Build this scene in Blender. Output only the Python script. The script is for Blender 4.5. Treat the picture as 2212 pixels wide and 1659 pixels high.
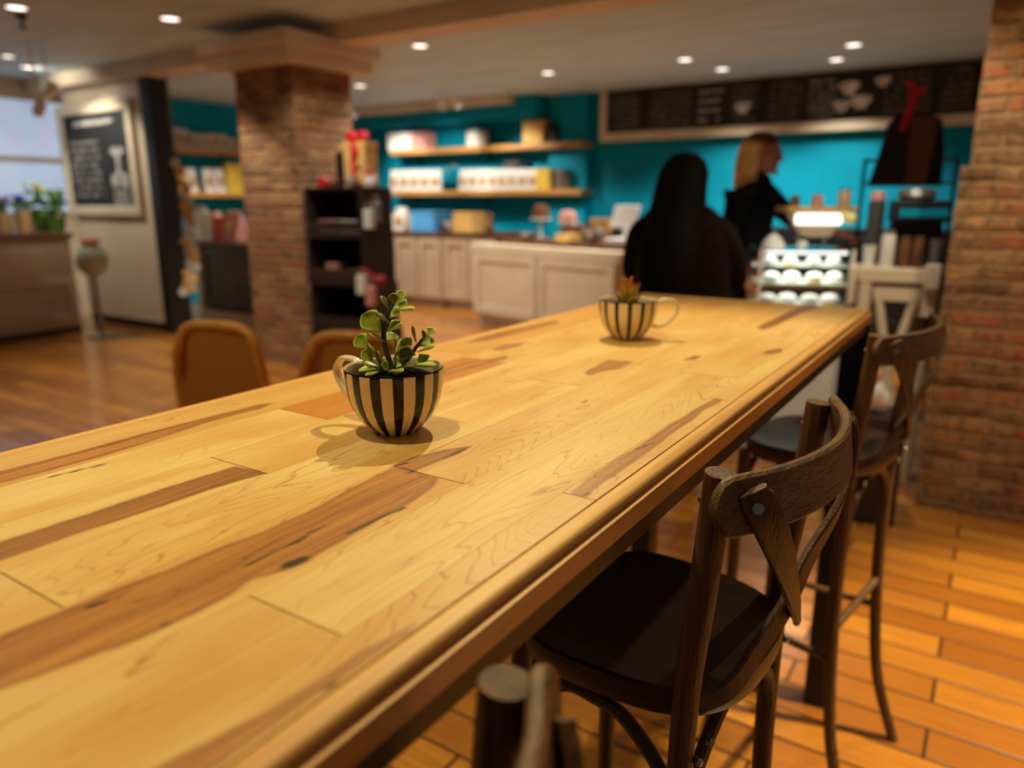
import bpy, bmesh, math, random
import numpy as np
from mathutils import Vector, Matrix, noise as mnoise
random.seed(7)
PI = math.pi
SC = bpy.context.scene
COL = SC.collection
for o in list(bpy.data.objects): bpy.data.objects.remove(o)

# ------------------------------------------------------------------ camera
CAMZ = 1.31
FPX = 1600.0
PITCH = math.atan(392 / FPX)
YAW = math.radians(33.1)
cam_d = bpy.data.cameras.new('camera')
cam = bpy.data.objects.new('camera', cam_d); COL.objects.link(cam)
cam_d.sensor_width = 36.0
cam_d.lens = 36.0 * FPX / 2212.0
cam.location = (0, 0, CAMZ)
cam.rotation_euler = (PI / 2 - PITCH, 0, YAW)
cam_d.clip_start = 0.02
cam_d.dof.use_dof = True
cam_d.dof.focus_distance = 0.72
cam_d.dof.aperture_fstop = 3.0
SC.camera = cam

Fv = Vector((-math.sin(YAW) * math.cos(PITCH), math.cos(YAW) * math.cos(PITCH), -math.sin(PITCH)))
Rv = Vector((math.cos(YAW), math.sin(YAW), 0))
Uv = Rv.cross(Fv)
C0 = Vector((0, 0, CAMZ))
def _d(px, py): return Fv + Rv * ((px - 1106) / FPX) - Uv * ((py - 829.5) / FPX)
def at(px, py, D): return C0 + _d(px, py) * D
def aty(px, py, Y):
    d = _d(px, py); return C0 + d * (Y / d.y)
def atx(px, py, X):
    d = _d(px, py); return C0 + d * (X / d.x)
def atz(px, py, Z):
    d = _d(px, py); return C0 + d * ((Z - CAMZ) / d.z)

# ------------------------------------------------------------------ world, exposure, lights
w = bpy.data.worlds.new('World'); SC.world = w; w.use_nodes = True
w.node_tree.nodes['Background'].inputs[0].default_value = (0.90, 0.95, 1.0, 1)
w.node_tree.nodes['Background'].inputs[1].default_value = 0.08
SC.view_settings.view_transform = 'Standard'
SC.view_settings.look = 'None'
SC.view_settings.gamma = 1
SC.view_settings.use_curve_mapping = False
SC.view_settings.exposure = 0.0

WARM = (1.0, 0.86, 0.47)
WARM2 = (1.0, 0.92, 0.78)
COOL = (0.85, 0.92, 1.0)

# ------------------------------------------------------------------ helpers
def col4(c): return (c[0], c[1], c[2], 1.0)
def srgb(r, g, b):
    def f(v):
        v /= 255.0
        return v / 12.92 if v <= 0.04045 else ((v + 0.055) / 1.055) ** 2.4
    return (f(r), f(g), f(b))

class NT:
    """small node-building helper"""
    def __init__(self, name):
        self.m = bpy.data.materials.new(name); self.m.use_nodes = True
        self.t = self.m.node_tree; self.n = self.t.nodes; self.l = self.t.links
        self.b = self.n['Principled BSDF']
    def node(self, ty, **kw):
        x = self.n.new(ty)
        for k, v in kw.items():
            if k.startswith('i_'):
                x.inputs[k[2:]].default_value = v
            else: setattr(x, k, v)
        return x
    def link(self, a, b): self.l.new(a, b)
    def val(self, x, inp):
        if hasattr(x, 'is_output') or hasattr(x, 'links'): self.l.new(x, inp)
        else: inp.default_value = x
    def math(self, op, a, b=0.0, c=0.0, clamp=False):
        x = self.n.new('ShaderNodeMath'); x.operation = op; x.use_clamp = clamp
        for i, v in enumerate((a, b, c)): self.val(v, x.inputs[i])
        return x.outputs[0]
    def mapr(self, v, a, b, c=0.0, d=1.0, smooth=True):
        x = self.n.new('ShaderNodeMapRange'); x.interpolation_type = 'SMOOTHSTEP' if smooth else 'LINEAR'
        self.val(v, x.inputs[0])
        for i, q in enumerate((a, b, c, d)): self.val(q, x.inputs[i + 1])
        return x.outputs[0]
    def mix(self, f, a, b, mode='MIX'):
        x = self.n.new('ShaderNodeMix'); x.data_type = 'RGBA'; x.blend_type = mode
        self.val(f, x.inputs[0])
        for i, v in ((6, a), (7, b)):
            if isinstance(v, tuple): x.inputs[i].default_value = col4(v)
            else: self.l.new(v, x.inputs[i])
        return x.outputs[2]
    def coord(self, which='Object', scale=(1, 1, 1), rot=(0, 0, 0)):
        tc = self.n.new('ShaderNodeTexCoord'); mp = self.n.new('ShaderNodeMapping')
        mp.inputs['Scale'].default_value = scale; mp.inputs['Rotation'].default_value = rot
        self.l.new(tc.outputs[which], mp.inputs[0]); return mp.outputs[0]
    def noise(self, vec, scale=5, detail=3, rough=0.5, dist=0.0):
        x = self.n.new('ShaderNodeTexNoise')
        if vec is not None: self.l.new(vec, x.inputs['Vector'])
        x.inputs['Scale'].default_value = scale; x.inputs['Detail'].default_value = detail
        x.inputs['Roughness'].default_value = rough; x.inputs['Distortion'].default_value = dist
        return x
    def attr(self, name):
        x = self.n.new('ShaderNodeAttribute'); x.attribute_name = name; return x
    def bump(self, h, strength=0.3, dist=0.01):
        x = self.n.new('ShaderNodeBump'); x.inputs['Strength'].default_value = strength
        x.inputs['Distance'].default_value = dist
        self.l.new(h, x.inputs['Height']); self.l.new(x.outputs[0], self.b.inputs['Normal'])
    def base(self, c): self.val(c if not isinstance(c, tuple) else col4(c), self.b.inputs['Base Color'])
    def rough(self, r): self.val(r, self.b.inputs['Roughness'])

_pm = {}
def plain(name, c, rough=0.5, metal=0.0, var=0.12, vs=6.0, coat=0.0, bump=0.0, emit=None, estr=0.0, sheen=0.0):
    """procedural one-tone material with slight noise variation"""
    key = (name,)
    if key in _pm: return _pm[key]
    q = NT(name)
    n = q.noise(q.coord('Object'), vs, 3)
    f = q.mapr(n.outputs[0], 0.3, 0.7, 1.0 - var, 1.0 + var)
    x = q.n.new('ShaderNodeVectorMath'); x.operation = 'SCALE'
    x.inputs[0].default_value = c; q.l.new(f, x.inputs['Scale'])
    q.l.new(x.outputs[0], q.b.inputs['Base Color'])
    q.rough(rough); q.b.inputs['Metallic'].default_value = metal
    q.b.inputs['Coat Weight'].default_value = coat
    q.b.inputs['Sheen Weight'].default_value = sheen
    if bump: q.bump(n.outputs[0], bump, 0.004)
    if emit is not None:
        q.b.inputs['Emission Color'].default_value = col4(emit); q.b.inputs['Emission Strength'].default_value = estr
    _pm[key] = q.m
    return q.m

def setp(o, label=None, cat=None, group=None, kind=None):
    if label: o['label'] = label
    if cat: o['category'] = cat
    if group: o['group'] = group
    if kind: o['kind'] = kind
    return o

def link_mesh(name, bm, mat, parent=None, smooth=False, bevel=0.0, bseg=2):
    me = bpy.data.meshes.new(name)
    bmesh.ops.recalc_face_normals(bm, faces=bm.faces)
    bm.to_mesh(me); bm.free()
    for p in me.polygons: p.use_smooth = True
    if not smooth: me.set_sharp_from_angle(angle=math.radians(38))
    if isinstance(mat, (list, tuple)):
        for m in mat: me.materials.append(m)
    else: me.materials.append(mat)
    o = bpy.data.objects.new(name, me); COL.objects.link(o)
    if parent: o.parent = parent
    if bevel > 0:
        md = o.modifiers.new('bev', 'BEVEL'); md.width = bevel; md.segments = bseg; md.limit_method = 'ANGLE'
    return o

def thing(name, label, cat, loc=(0, 0, 0), rz=0.0, group=None):
    o = bpy.data.objects.new(name, None); COL.objects.link(o)
    o.empty_display_size = 0.05
    o.location = loc; o.rotation_euler = (0, 0, rz)
    return setp(o, label, cat, group)

def dup_tree(root, loc, rz, label, group=None):
    r = root.copy(); COL.objects.link(r); r.location = loc; r.rotation_euler = (0, 0, rz)
    r['label'] = label
    if group: r['group'] = group
    for ch in [x for x in bpy.data.objects if x.parent == root]:
        c = ch.copy(); COL.objects.link(c); c.parent = r
        for g in [x for x in bpy.data.objects if x.parent == ch]:
            d = g.copy(); COL.objects.link(d); d.parent = c
    return r

def NB(): return bmesh.new()
def box(bm, c, s, rz=0.0, mi=0, uv=False):
    r = bmesh.ops.create_cube(bm, size=1.0)
    M = Matrix.Translation(Vector(c)) @ Matrix.Rotation(rz, 4, 'Z') @ Matrix.Diagonal((s[0], s[1], s[2], 1))
    bmesh.ops.transform(bm, matrix=M, verts=r['verts'])
    fs = set(f for v in r['verts'] for f in v.link_faces)
    for f in fs: f.material_index = mi
    return r['verts']
def box2(bm, a, b, mi=0):
    return box(bm, [(a[i] + b[i]) / 2 for i in range(3)], [abs(b[i] - a[i]) for i in range(3)], mi=mi)
def cyl(bm, p0, p1, r0, r1=None, n=16, mi=0, cap=True):
    if r1 is None: r1 = r0
    p0 = Vector(p0); p1 = Vector(p1); d = p1 - p0; L = d.length
    r = bmesh.ops.create_cone(bm, cap_ends=cap, cap_tris=False, segments=n, radius1=r0, radius2=r1, depth=L)
    q = Vector((0, 0, 1)).rotation_difference(d.normalized())
    M = Matrix.Translation((p0 + p1) / 2) @ q.to_matrix().to_4x4()
    bmesh.ops.transform(bm, matrix=M, verts=r['verts'])
    for f in set(f for v in r['verts'] for f in v.link_faces): f.material_index = mi
def sph(bm, c, r, sc=(1, 1, 1), u=14, v=10, mi=0, rot=None):
    q = bmesh.ops.create_uvsphere(bm, u_segments=u, v_segments=v, radius=r)
    M = Matrix.Translation(Vector(c))
    if rot is not None: M = M @ rot
    M = M @ Matrix.Diagonal((sc[0], sc[1], sc[2], 1))
    bmesh.ops.transform(bm, matrix=M, verts=q['verts'])
    for f in set(f for vv in q['verts'] for f in vv.link_faces): f.material_index = mi
def lathe(bm, prof, n=32, c=(0, 0, 0), closed_top=False, mi=0):
    """prof: list of (r,z)"""
    rings = []
    for r, z in prof:
        if r < 1e-6: rings.append([bm.verts.new((c[0], c[1], c[2] + z))])
        else: rings.append([bm.verts.new((c[0] + r * math.cos(2 * PI * k / n), c[1] + r * math.sin(2 * PI * k / n), c[2] + z)) for k in range(n)])
    for a, b in zip(rings, rings[1:]):
        for k in range(n):
            k2 = (k + 1) % n
            if len(a) == 1 and len(b) == 1: continue
            if len(a) == 1: f = bm.faces.new((a[0], b[k], b[k2]))
            elif len(b) == 1: f = bm.faces.new((a[k], b[0], a[k2]))
            else: f = bm.faces.new((a[k], b[k], b[k2], a[k2]))
            f.material_index = mi; f.smooth = True
def cr(pts, n=8):
    """catmull-rom resample"""
    P = [Vector(p) for p in pts]
    P = [P[0] * 2 - P[1]] + P + [P[-1] * 2 - P[-2]]
    out = []
    for i in range(1, len(P) - 2):
        for k in range(n):
            t = k / n
            a, b, c, d = P[i - 1], P[i], P[i + 1], P[i + 2]
            out.append(0.5 * ((2 * b) + (c - a) * t + (2 * a - 5 * b + 4 * c - d) * t * t + (3 * b - a - 3 * c + d) * t ** 3))
    out.append(P[-2]); return out
def tube(bm, pts, rad, n=10, mi=0, closed=False):
    pts = [Vector(p) for p in pts]
    N = len(pts)
    if not hasattr(rad, '__len__'): rad = [rad] * N
    rings = []; up = None
    for i, p in enumerate(pts):
        if closed: t = (pts[(i + 1) % N] - pts[i - 1]).normalized()
        else: t = (pts[min(i + 1, N - 1)] - pts[max(i - 1, 0)]).normalized()
        if up is None:
            up = Vector((0, 0, 1)) if abs(t.z) < 0.9 else Vector((1, 0, 0))
        s = t.cross(up).normalized(); up = s.cross(t).normalized()
        rings.append([bm.verts.new(p + (s * math.cos(2 * PI * k / n) + up * math.sin(2 * PI * k / n)) * rad[i]) for k in range(n)])
    rng = range(N) if closed else range(N - 1)
    for i in rng:
        a = rings[i]; b = rings[(i + 1) % N]
        for k in range(n):
            f = bm.faces.new((a[k], a[(k + 1) % n], b[(k + 1) % n], b[k])); f.smooth = True; f.material_index = mi
    if not closed:
        for rg in (rings[0], rings[-1]):
            f = bm.faces.new(rg); f.material_index = mi
def ribbon(bm, pts, nrm, width, thick, wf=None, mi=0, tw=0.0):
    """flat bent strip: pts centre line, nrm list of outward normals, width across, thick along normal. wf(t)->width factor"""
    N = len(pts); rings = []
    for i, p in enumerate(pts):
        p = Vector(p)
        t = (Vector(pts[min(i + 1, N - 1)]) - Vector(pts[max(i - 1, 0)])).normalized()
        nn = Vector(nrm[i] if isinstance(nrm, list) else nrm); nn = (nn - t * nn.dot(t)).normalized()
        b = t.cross(nn).normalized()
        f = wf(i / (N - 1)) if wf else 1.0
        hw = width / 2 * f; ht = thick / 2
        e = min(0.25 * thick, hw * 0.4)
        prof = [(-hw + e, -ht), (hw - e, -ht), (hw, -ht + e), (hw, ht - e), (hw - e, ht), (-hw + e, ht), (-hw, ht - e), (-hw, -ht + e)]
        rings.append([bm.verts.new(p + b * u + nn * v) for u, v in prof])
    for a, b in zip(rings, rings[1:]):
        for k in range(8):
            f = bm.faces.new((a[k], a[(k + 1) % 8], b[(k + 1) % 8], b[k])); f.material_index = mi
    bm.faces.new(rings[0]); bm.faces.new(rings[-1])
def skin_mesh(name, pts, edges, mat, parent=None, sub=2, loc=(0, 0, 0), rz=0, smooth=True):
    """pts: dict name->(x,y,z,rx,ry)"""
    keys = list(pts); me = bpy.data.meshes.new(name)
    me.from_pydata([pts[k][:3] for k in keys], [(keys.index(a), keys.index(b)) for a, b in edges], [])
    o = bpy.data.objects.new(name, me); COL.objects.link(o)
    s = o.modifiers.new('skin', 'SKIN'); s.use_smooth_shade = smooth
    for i, k in enumerate(keys):
        v = me.skin_vertices[0].data[i]; p = pts[k]
        v.radius = (p[3], p[4] if len(p) > 4 else p[3]); v.use_root = (i == 0)
    ss = o.modifiers.new('sub', 'SUBSURF'); ss.levels = sub; ss.render_levels = sub
    dg = bpy.context.evaluated_depsgraph_get(); dg.update()
    m2 = bpy.data.meshes.new_from_object(o.evaluated_get(dg))
    m2.name = name; m2.materials.clear(); m2.materials.append(mat)
    for p in m2.polygons: p.use_smooth = True
    o.modifiers.clear(); o.data = m2
    o.location = loc; o.rotation_euler = (0, 0, rz)
    if parent: o.parent = parent
    return o

# ------------------------------------------------------------------ materials
def mat_maple():
    q = NT('maple_planks')
    uv = q.n.new('ShaderNodeUVMap'); uv.uv_map = 'UVMap'      # u across (m), v along (m)
    seed = q.attr('seed').outputs['Fac']; tone = q.attr('tone').outputs['Fac']
    sdf = q.attr('heart').outputs['Fac']; hl = q.attr('hlevel').outputs['Fac']; dk = q.attr('dark').outputs['Fac']
    def vec(sx, sy):
        sep = q.n.new('ShaderNodeSeparateXYZ'); q.l.new(uv.outputs[0], sep.inputs[0])
        cb = q.n.new('ShaderNodeCombineXYZ')
        q.l.new(q.math('MULTIPLY', sep.outputs[0], sx), cb.inputs[0])
        q.l.new(q.math('MULTIPLY', sep.outputs[1], sy), cb.inputs[1])
        q.l.new(q.math('MULTIPLY', seed, 7.3), cb.inputs[2]); return cb.outputs[0]
    # cathedral growth rings: contour lines of stretched noise
    n1 = q.noise(vec(15, 2.3), 1.0, 1.0, 0.4, 0.3).outputs[0]
    n1b = q.noise(vec(110, 14), 1.0, 2.0, 0.5).outputs[0]
    rings = q.math('MULTIPLY_ADD', n1, 34.0, q.math('MULTIPLY', n1b, 1.0))
    fr = q.math('FRACT', rings)
    line = q.mapr(fr, 0.80, 0.97, 0, 1)
    line = q.math('MULTIPLY', line, q.mapr(fr, 0.97, 1.0, 1, 0))
    lm = q.noise(vec(9, 3), 1.0, 2).outputs[0]
    line = q.math('MULTIPLY', line, q.mapr(lm, 0.35, 0.65, 0.12, 1.0))
    # fine fibre
    fib = q.noise(vec(520, 9), 1.0, 3, 0.6).outputs[0]
    fib2 = q.noise(vec(160, 3), 1.0, 2, 0.5).outputs[0]
    blot = q.noise(vec(20, 5), 1.0, 3, 0.55).outputs[0]
    light = q.mix(q.mapr(blot, 0.3, 0.75), srgb(238, 204, 132), srgb(220, 170, 92))
    light = q.mix(q.mapr(tone, 0.0, 1.0, 0, 1, False), light, srgb(198, 128, 44))
    light = q.mix(q.math('MULTIPLY', q.mapr(fib2, 0.45, 0.75), 0.35), light, srgb(214, 158, 88))
    # heartwood
    wob = q.noise(vec(40, 12), 1.0, 3, 0.6).outputs[0]
    s2 = q.math('ADD', sdf, q.math('MULTIPLY', q.math('SUBTRACT', wob, 0.5), 0.012))
    hm = q.mapr(s2, -0.0022, 0.003)
    streak = q.noise(vec(120, 4), 1.0, 3, 0.6).outputs[0]
    edge = q.math('MULTIPLY', q.mapr(s2, -0.001, 0.0015), q.mapr(s2, 0.0015, 0.010, 1, 0))
    hc = q.mix(q.mapr(streak, 0.3, 0.7), srgb(212, 146, 62), srgb(160, 92, 32))
    hd = q.mix(q.mapr(streak, 0.3, 0.7), srgb(158, 96, 40), srgb(104, 58, 24))
    heart = q.mix(hl, hc, hd)
    heart = q.mix(q.math('MULTIPLY', edge, 0.6), heart, srgb(128, 68, 22))
    c = q.mix(q.math('MULTIPLY', hm, 0.92), light, heart)
    c = q.mix(q.math('MULTIPLY', line, 0.75), c, q.mix(1.0, c, srgb(206, 166, 128), 'MULTIPLY'), 'MIX')
    c = q.mix(q.math('MULTIPLY', q.mapr(fib, 0.5, 0.75), 0.26), c, srgb(158, 100, 44))
    # small mineral flecks
    fl = q.noise(vec(260, 34), 1.0, 1, 0.5).outputs[0]
    c = q.mix(q.math('MULTIPLY', q.mapr(fl, 0.80, 0.84), 0.55), c, srgb(120, 66, 30))
    c = q.mix(q.mapr(dk, 0.1, 0.9), c, srgb(38, 20, 10))
    q.base(c)
    q.rough(q.math('MULTIPLY_ADD', fib, 0.12, 0.36))
    q.bump(q.math('SUBTRACT', fib, q.math('MULTIPLY', line, 0.4)), 0.06, 0.001)
    q.b.inputs['Coat Weight'].default_value = 0.25; q.b.inputs['Coat Roughness'].default_value = 0.32
    return q.m

def mat_wood(name, c1, c2, c3=None, axis='Y', sc=1.0, rough=0.5, bump=0.3, rot=(0, 0, 0), coat=0.0, linew=0.5):
    """generic grained wood; grain runs along the object axis"""
    q = NT(name)
    st = {'X': (3, 60, 60), 'Y': (60, 3, 60), 'Z': (60, 60, 3)}[axis]
    v = q.coord('Object', tuple(s * sc for s in st), rot)
    st2 = {'X': (5, 320, 320), 'Y': (320, 5, 320), 'Z': (320, 320, 5)}[axis]
    v2 = q.coord('Object', tuple(s * sc for s in st2), rot)
    a = q.noise(v, 0.6, 4, 0.6, 0.4).outputs[0]; b = q.noise(v2, 1.0, 3, 0.65).outputs[0]
    c = q.mix(q.mapr(a, 0.3, 0.7), c1, c2)
    c = q.mix(q.math('MULTIPLY', q.mapr(b, 0.45, 0.7), linew), c, c3 or tuple(k * 0.45 for k in c2))
    q.base(c); q.rough(rough); q.b.inputs['Coat Weight'].default_value = coat
    q.bump(b, bump, 0.002)
    return q.m

def mat_brick(name='old_brick'):
    q = NT(name)
    uvn = q.n.new('ShaderNodeUVMap'); uvn.uv_map = 'UVMap'
    n0 = q.noise(uvn.outputs[0], 7, 3).outputs[1]
    va = q.n.new('ShaderNodeVectorMath'); va.operation = 'MULTIPLY_ADD'
    q.l.new(n0, va.inputs[0]); va.inputs[1].default_value = (0.05, 0.045, 0); q.l.new(uvn.outputs[0], va.inputs[2])
    br = q.n.new('ShaderNodeTexBrick'); q.l.new(va.outputs[0], br.inputs[0])
    br.inputs['Scale'].default_value = 1.0
    br.inputs['Brick Width'].default_value = 0.19; br.inputs['Row Height'].default_value = 0.064
    br.inputs['Mortar Size'].default_value = 0.011; br.inputs['Mortar Smooth'].default_value = 0.6
    br.inputs['Color1'].default_value = (0, 0, 0, 1); br.inputs['Color2'].default_value = (1, 1, 1, 1)
    br.inputs['Mortar'].default_value = (0.5, 0.5, 0.5, 1)
    rmp = q.n.new('ShaderNodeValToRGB'); q.l.new(br.outputs['Color'], rmp.inputs[0])
    cr_ = rmp.color_ramp; cr_.interpolation = 'CONSTANT'
    cols = [(0.0, srgb(140, 84, 52)), (0.2, srgb(170, 128, 84)), (0.36, srgb(164, 88, 52)), (0.5, srgb(120, 84, 58)),
            (0.64, srgb(190, 140, 88)), (0.78, srgb(104, 64, 42)), (0.9, srgb(168, 106, 62))]
    for i, (p, c) in enumerate(cols):
        e = cr_.elements[i] if i < 2 else cr_.elements.new(p)
        e.position = p; e.color = col4(c)
    n1 = q.noise(uvn.outputs[0], 14, 5, 0.65).outputs[0]
    n2 = q.noise(uvn.outputs[0], 2.6, 3, 0.6).outputs[0]
    c = q.mix(q.mapr(n1, 0.36, 0.72), rmp.outputs[0], srgb(150, 112, 72))
    c = q.mix(q.math('MULTIPLY', q.mapr(q.noise(uvn.outputs[0], 30, 3, 0.7).outputs[0], 0.50, 0.66), 0.7), c, srgb(58, 40, 28))
    c = q.mix(br.outputs['Fac'], c, srgb(140, 108, 74))
    c = q.mix(q.math('MULTIPLY', q.mapr(n2, 0.55, 0.7), 0.45), c, srgb(70, 52, 38))
    q.base(c); q.rough(0.85)
    q.bump(q.math('SUBTRACT', q.math('MULTIPLY', n1, 0.5), br.outputs['Fac']), 0.8, 0.012)
    return q.m

def mat_floor():
    q = NT('floor_planks')
    uvn = q.coord('Object', (1, 1, 1))
    br = q.n.new('ShaderNodeTexBrick'); q.l.new(uvn, br.inputs[0])
    br.offset = 0.37; br.offset_frequency = 2
    br.inputs['Scale'].default_value = 1.0
    br.inputs['Brick Width'].default_value = 0.95; br.inputs['Row Height'].default_value = 0.122
    br.inputs['Mortar Size'].default_value = 0.0065; br.inputs['Mortar Smooth'].default_value = 0.7
    br.inputs['Color1'].default_value = (0, 0, 0, 1); br.inputs['Color2'].default_value = (1, 1, 1, 1)
    br.inputs['Mortar'].default_value = (0.5, 0.5, 0.5, 1)
    v = q.coord('Object', (4, 60, 60)); a = q.noise(v, 1.0, 4, 0.6, 0.5).outputs[0]
    c = q.mix(br.outputs['Color'], srgb(150, 88, 30), srgb(212, 142, 48))
    c = q.mix(q.math('MULTIPLY', q.mapr(a, 0.35, 0.7), 0.55), c, srgb(140, 76, 26))
    c = q.mix(br.outputs['Fac'], c, srgb(46, 22, 12))
    q.base(c); q.rough(q.math('MULTIPLY_ADD', a, 0.2, 0.2))
    q.b.inputs['Coat Weight'].default_value = 0.5; q.b.inputs['Coat Roughness'].default_value = 0.12
    q.bump(q.math('MULTIPLY', br.outputs['Fac'], -1.0), 0.5, 0.004)
    return q.m

def mat_ceiling():
    q = NT('ceiling_boards')
    vc = q.coord('Object', (1, 1, 1))
    br = q.n.new('ShaderNodeTexBrick'); q.l.new(vc, br.inputs[0]); br.offset = 0.5
    br.inputs['Scale'].default_value = 1.0
    br.inputs['Brick Width'].default_value = 1.22; br.inputs['Row Height'].default_value = 0.40
    br.inputs['Mortar Size'].default_value = 0.012; br.inputs['Mortar Smooth'].default_value = 0.8
    br.inputs['Color1'].default_value = (0, 0, 0, 1); br.inputs['Color2'].default_value = (1, 1, 1, 1)
    br.inputs['Mortar'].default_value = (0.5, 0.5, 0.5, 1)
    v = q.coord('Object', (1.2, 9, 9)); a = q.noise(v, 1.0, 4, 0.6, 0.2).outputs[0]
    c = q.mix(q.mapr(a, 0.3, 0.7), srgb(214, 232, 240), srgb(190, 208, 218))
    c = q.mix(q.math('MULTIPLY', br.outputs['Color'], 0.3), c, srgb(206, 222, 226))
    c = q.mix(q.math('MULTIPLY', br.outputs['Fac'], 0.5), c, srgb(222, 230, 216))
    q.base(c); q.rough(0.6); q.bump(br.outputs['Fac'], 0.3, 0.006)
    return q.m

M_MAPLE = mat_maple()
M_EDGE = mat_wood('edge_moulding_wood', srgb(232, 184, 108), srgb(206, 148, 76), srgb(170, 110, 50), 'Y', 1.0, 0.5, 0.08, coat=0.0, linew=0.4)
M_STEEL = plain('black_steel', (0.006, 0.006, 0.007), 0.45, 0.2, 0.2, 20)
M_DARKWOOD = mat_wood('dark_oak', srgb(112, 72, 32), srgb(72, 44, 19), srgb(20, 11, 5), 'Z', 1.0, 0.5, 0.9, linew=0.75)
M_DARKWOOD_Y = mat_wood('dark_oak_bent', srgb(124, 82, 36), srgb(82, 52, 22), srgb(22, 13, 6), 'Y', 1.0, 0.48, 0.9, linew=0.75)
M_DARKSEAT = mat_wood('dark_oak_seat', srgb(78, 42, 20), srgb(52, 28, 13), srgb(26, 14, 7), 'X', 0.8, 0.42, 0.35, linew=0.5)
M_BOLT = plain('steel_bolt', (0.42, 0.38, 0.32), 0.3, 1.0, 0.1, 60)
M_BRICK = mat_brick()
M_FLOOR = mat_floor()
M_CEIL = mat_ceiling()
M_TEAL = plain('teal_paint', (0.0, 0.28, 0.43), 0.6, 0, 0.06, 2)
M_CREAM = plain('cream_paint', srgb(216, 200, 172), 0.5, 0, 0.05, 3)
M_CREAM2 = plain('cream_cabinet', srgb(186, 164, 138), 0.5, 0, 0.06, 3)
M_BEAM = plain('beam_plaster', srgb(226, 206, 176), 0.6, 0, 0.06, 3)
M_BLACKP = plain('black_paint', (0.004, 0.004, 0.005), 0.5, 0, 0.2, 5)
M_CHALK = plain('chalkboard', (0.012, 0.012, 0.013), 0.75, 0, 0.45, 3)
M_CHALKW = plain('chalk_white', (0.8, 0.78, 0.74), 0.9, 0, 0.3, 12)
M_CHALKG = plain('chalk_grey', (0.34, 0.33, 0.31), 0.9, 0, 0.4, 12)
M_PINE = mat_wood('shelf_pine', srgb(214, 160, 86), srgb(186, 128, 60), srgb(140, 90, 40), 'X', 1.0, 0.5, 0.2, linew=0.3)
M_BROWNTOP = mat_wood('walnut_top', srgb(120, 72, 38), srgb(84, 48, 26), srgb(50, 28, 14), 'X', 1.0, 0.4, 0.2)
M_WHITE = plain('white_paper', (0.74, 0.73, 0.70), 0.7, 0, 0.06, 8)
M_GLAZE = plain('white_ceramic', (0.78, 0.75, 0.68), 0.18, 0, 0.04, 5, coat=0.4)
M_GREY = plain('grey_metal', (0.33, 0.32, 0.31), 0.35, 0.7, 0.1, 8)
M_DGREY = plain('dark_slate', (0.045, 0.045, 0.04), 0.6, 0, 0.2, 4)
M_KRAFT = plain('kraft_paper', srgb(196, 154, 102), 0.8, 0, 0.12, 8)
M_TAN = plain('tan_card', srgb(222, 178, 104), 0.7, 0, 0.1, 8)
M_RED = plain('red_satin', (0.62, 0.008, 0.018), 0.4, 0, 0.2, 12)
M_PINK = plain('pink_fabric', srgb(214, 150, 140), 0.7, 0, 0.15, 14)
M_BLUE = plain('blue_plastic', srgb(84, 170, 240), 0.45, 0, 0.08, 8)
M_YEL = plain('yellow_card', srgb(232, 196, 70), 0.6, 0, 0.12, 8)
M_BROWN = plain('brown_fabric', srgb(110, 66, 40), 0.8, 0, 0.2, 10)
M_CRATE = mat_wood('crate_wood', srgb(58, 36, 20), srgb(34, 20, 12), srgb(12, 8, 5), 'X', 1.0, 0.7, 0.5)
def mat_glass(name='clear_glass', rough=0.02, tint=(0.92, 0.97, 0.95)):
    q = NT(name); q.base(tint); q.rough(rough)
    q.b.inputs['Transmission Weight'].default_value = 1.0; q.b.inputs['IOR'].default_value = 1.12
    return q.m
M_GLASS = mat_glass()

M_TEAL.node_tree.nodes['Principled BSDF'].inputs['Specular IOR Level'].default_value = 0.15
# ------------------------------------------------------------------ setting
XL, XR, YB, YF, ZC = -9.1, 2.6, 8.6, -3.0, 2.6
def struct(name, bm, mat, **k):
    o = link_mesh(name, bm, mat, **k); o['kind'] = 'structure'; return o
b = NB(); box2(b, (XL, YF, -0.1), (XR, YB, 0)); struct('floor', b, M_FLOOR)
b = NB(); box2(b, (XL, YF, ZC), (XR, YB, ZC + 0.1)); struct('ceiling', b, M_CEIL)
b = NB(); box2(b, (XL - 0.1, YB, -0.1), (XR + 0.1, YB + 0.1, ZC + 0.1)); struct('wall_back', b, M_TEAL)
# left wall: teal behind the shelves, cream around the window, with the window opening cut out
b = NB(); box2(b, (XL - 0.1, 4.85, -0.1), (XL, YB, ZC + 0.1)); struct('wall_left', b, M_TEAL)
b = NB()
box2(b, (XL - 0.1, YF, -0.1), (XL, 4.85, 1.15)); box2(b, (XL - 0.1, YF, 2.45), (XL, 4.85, ZC + 0.1))
box2(b, (XL - 0.1, YF, 1.15), (XL, 2.6, 2.45)); box2(b, (XL - 0.1, 4.78, 1.15), (XL, 4.85, 2.45))
struct('wall_left_window', b, M_CREAM)
# the room stays open to the right and behind the camera, where the rest of the shop lies
# ceiling beam
b = NB(); box2(b, (XL, 4.28, 2.47), (XR, 4.56, ZC)); struct('trim_1', b, M_BEAM, bevel=0.006)
# teal bulkhead over the shelves
b = NB(); box2(b, (-9.1, 8.2, 2.33), (-5.0, YB, ZC)); struct('trim_2', b, M_TEAL)
b = NB(); box2(b, (-9.1, 8.0, 2.5), (-5.3, 8.2, ZC)); struct('trim_3', b, M_CREAM)
# teal pilaster between shelves and menu wall
b = NB(); box2(b, (-4.95, 8.45, 0), (-4.42, YB, ZC)); struct('trim_4', b, M_TEAL)
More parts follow.
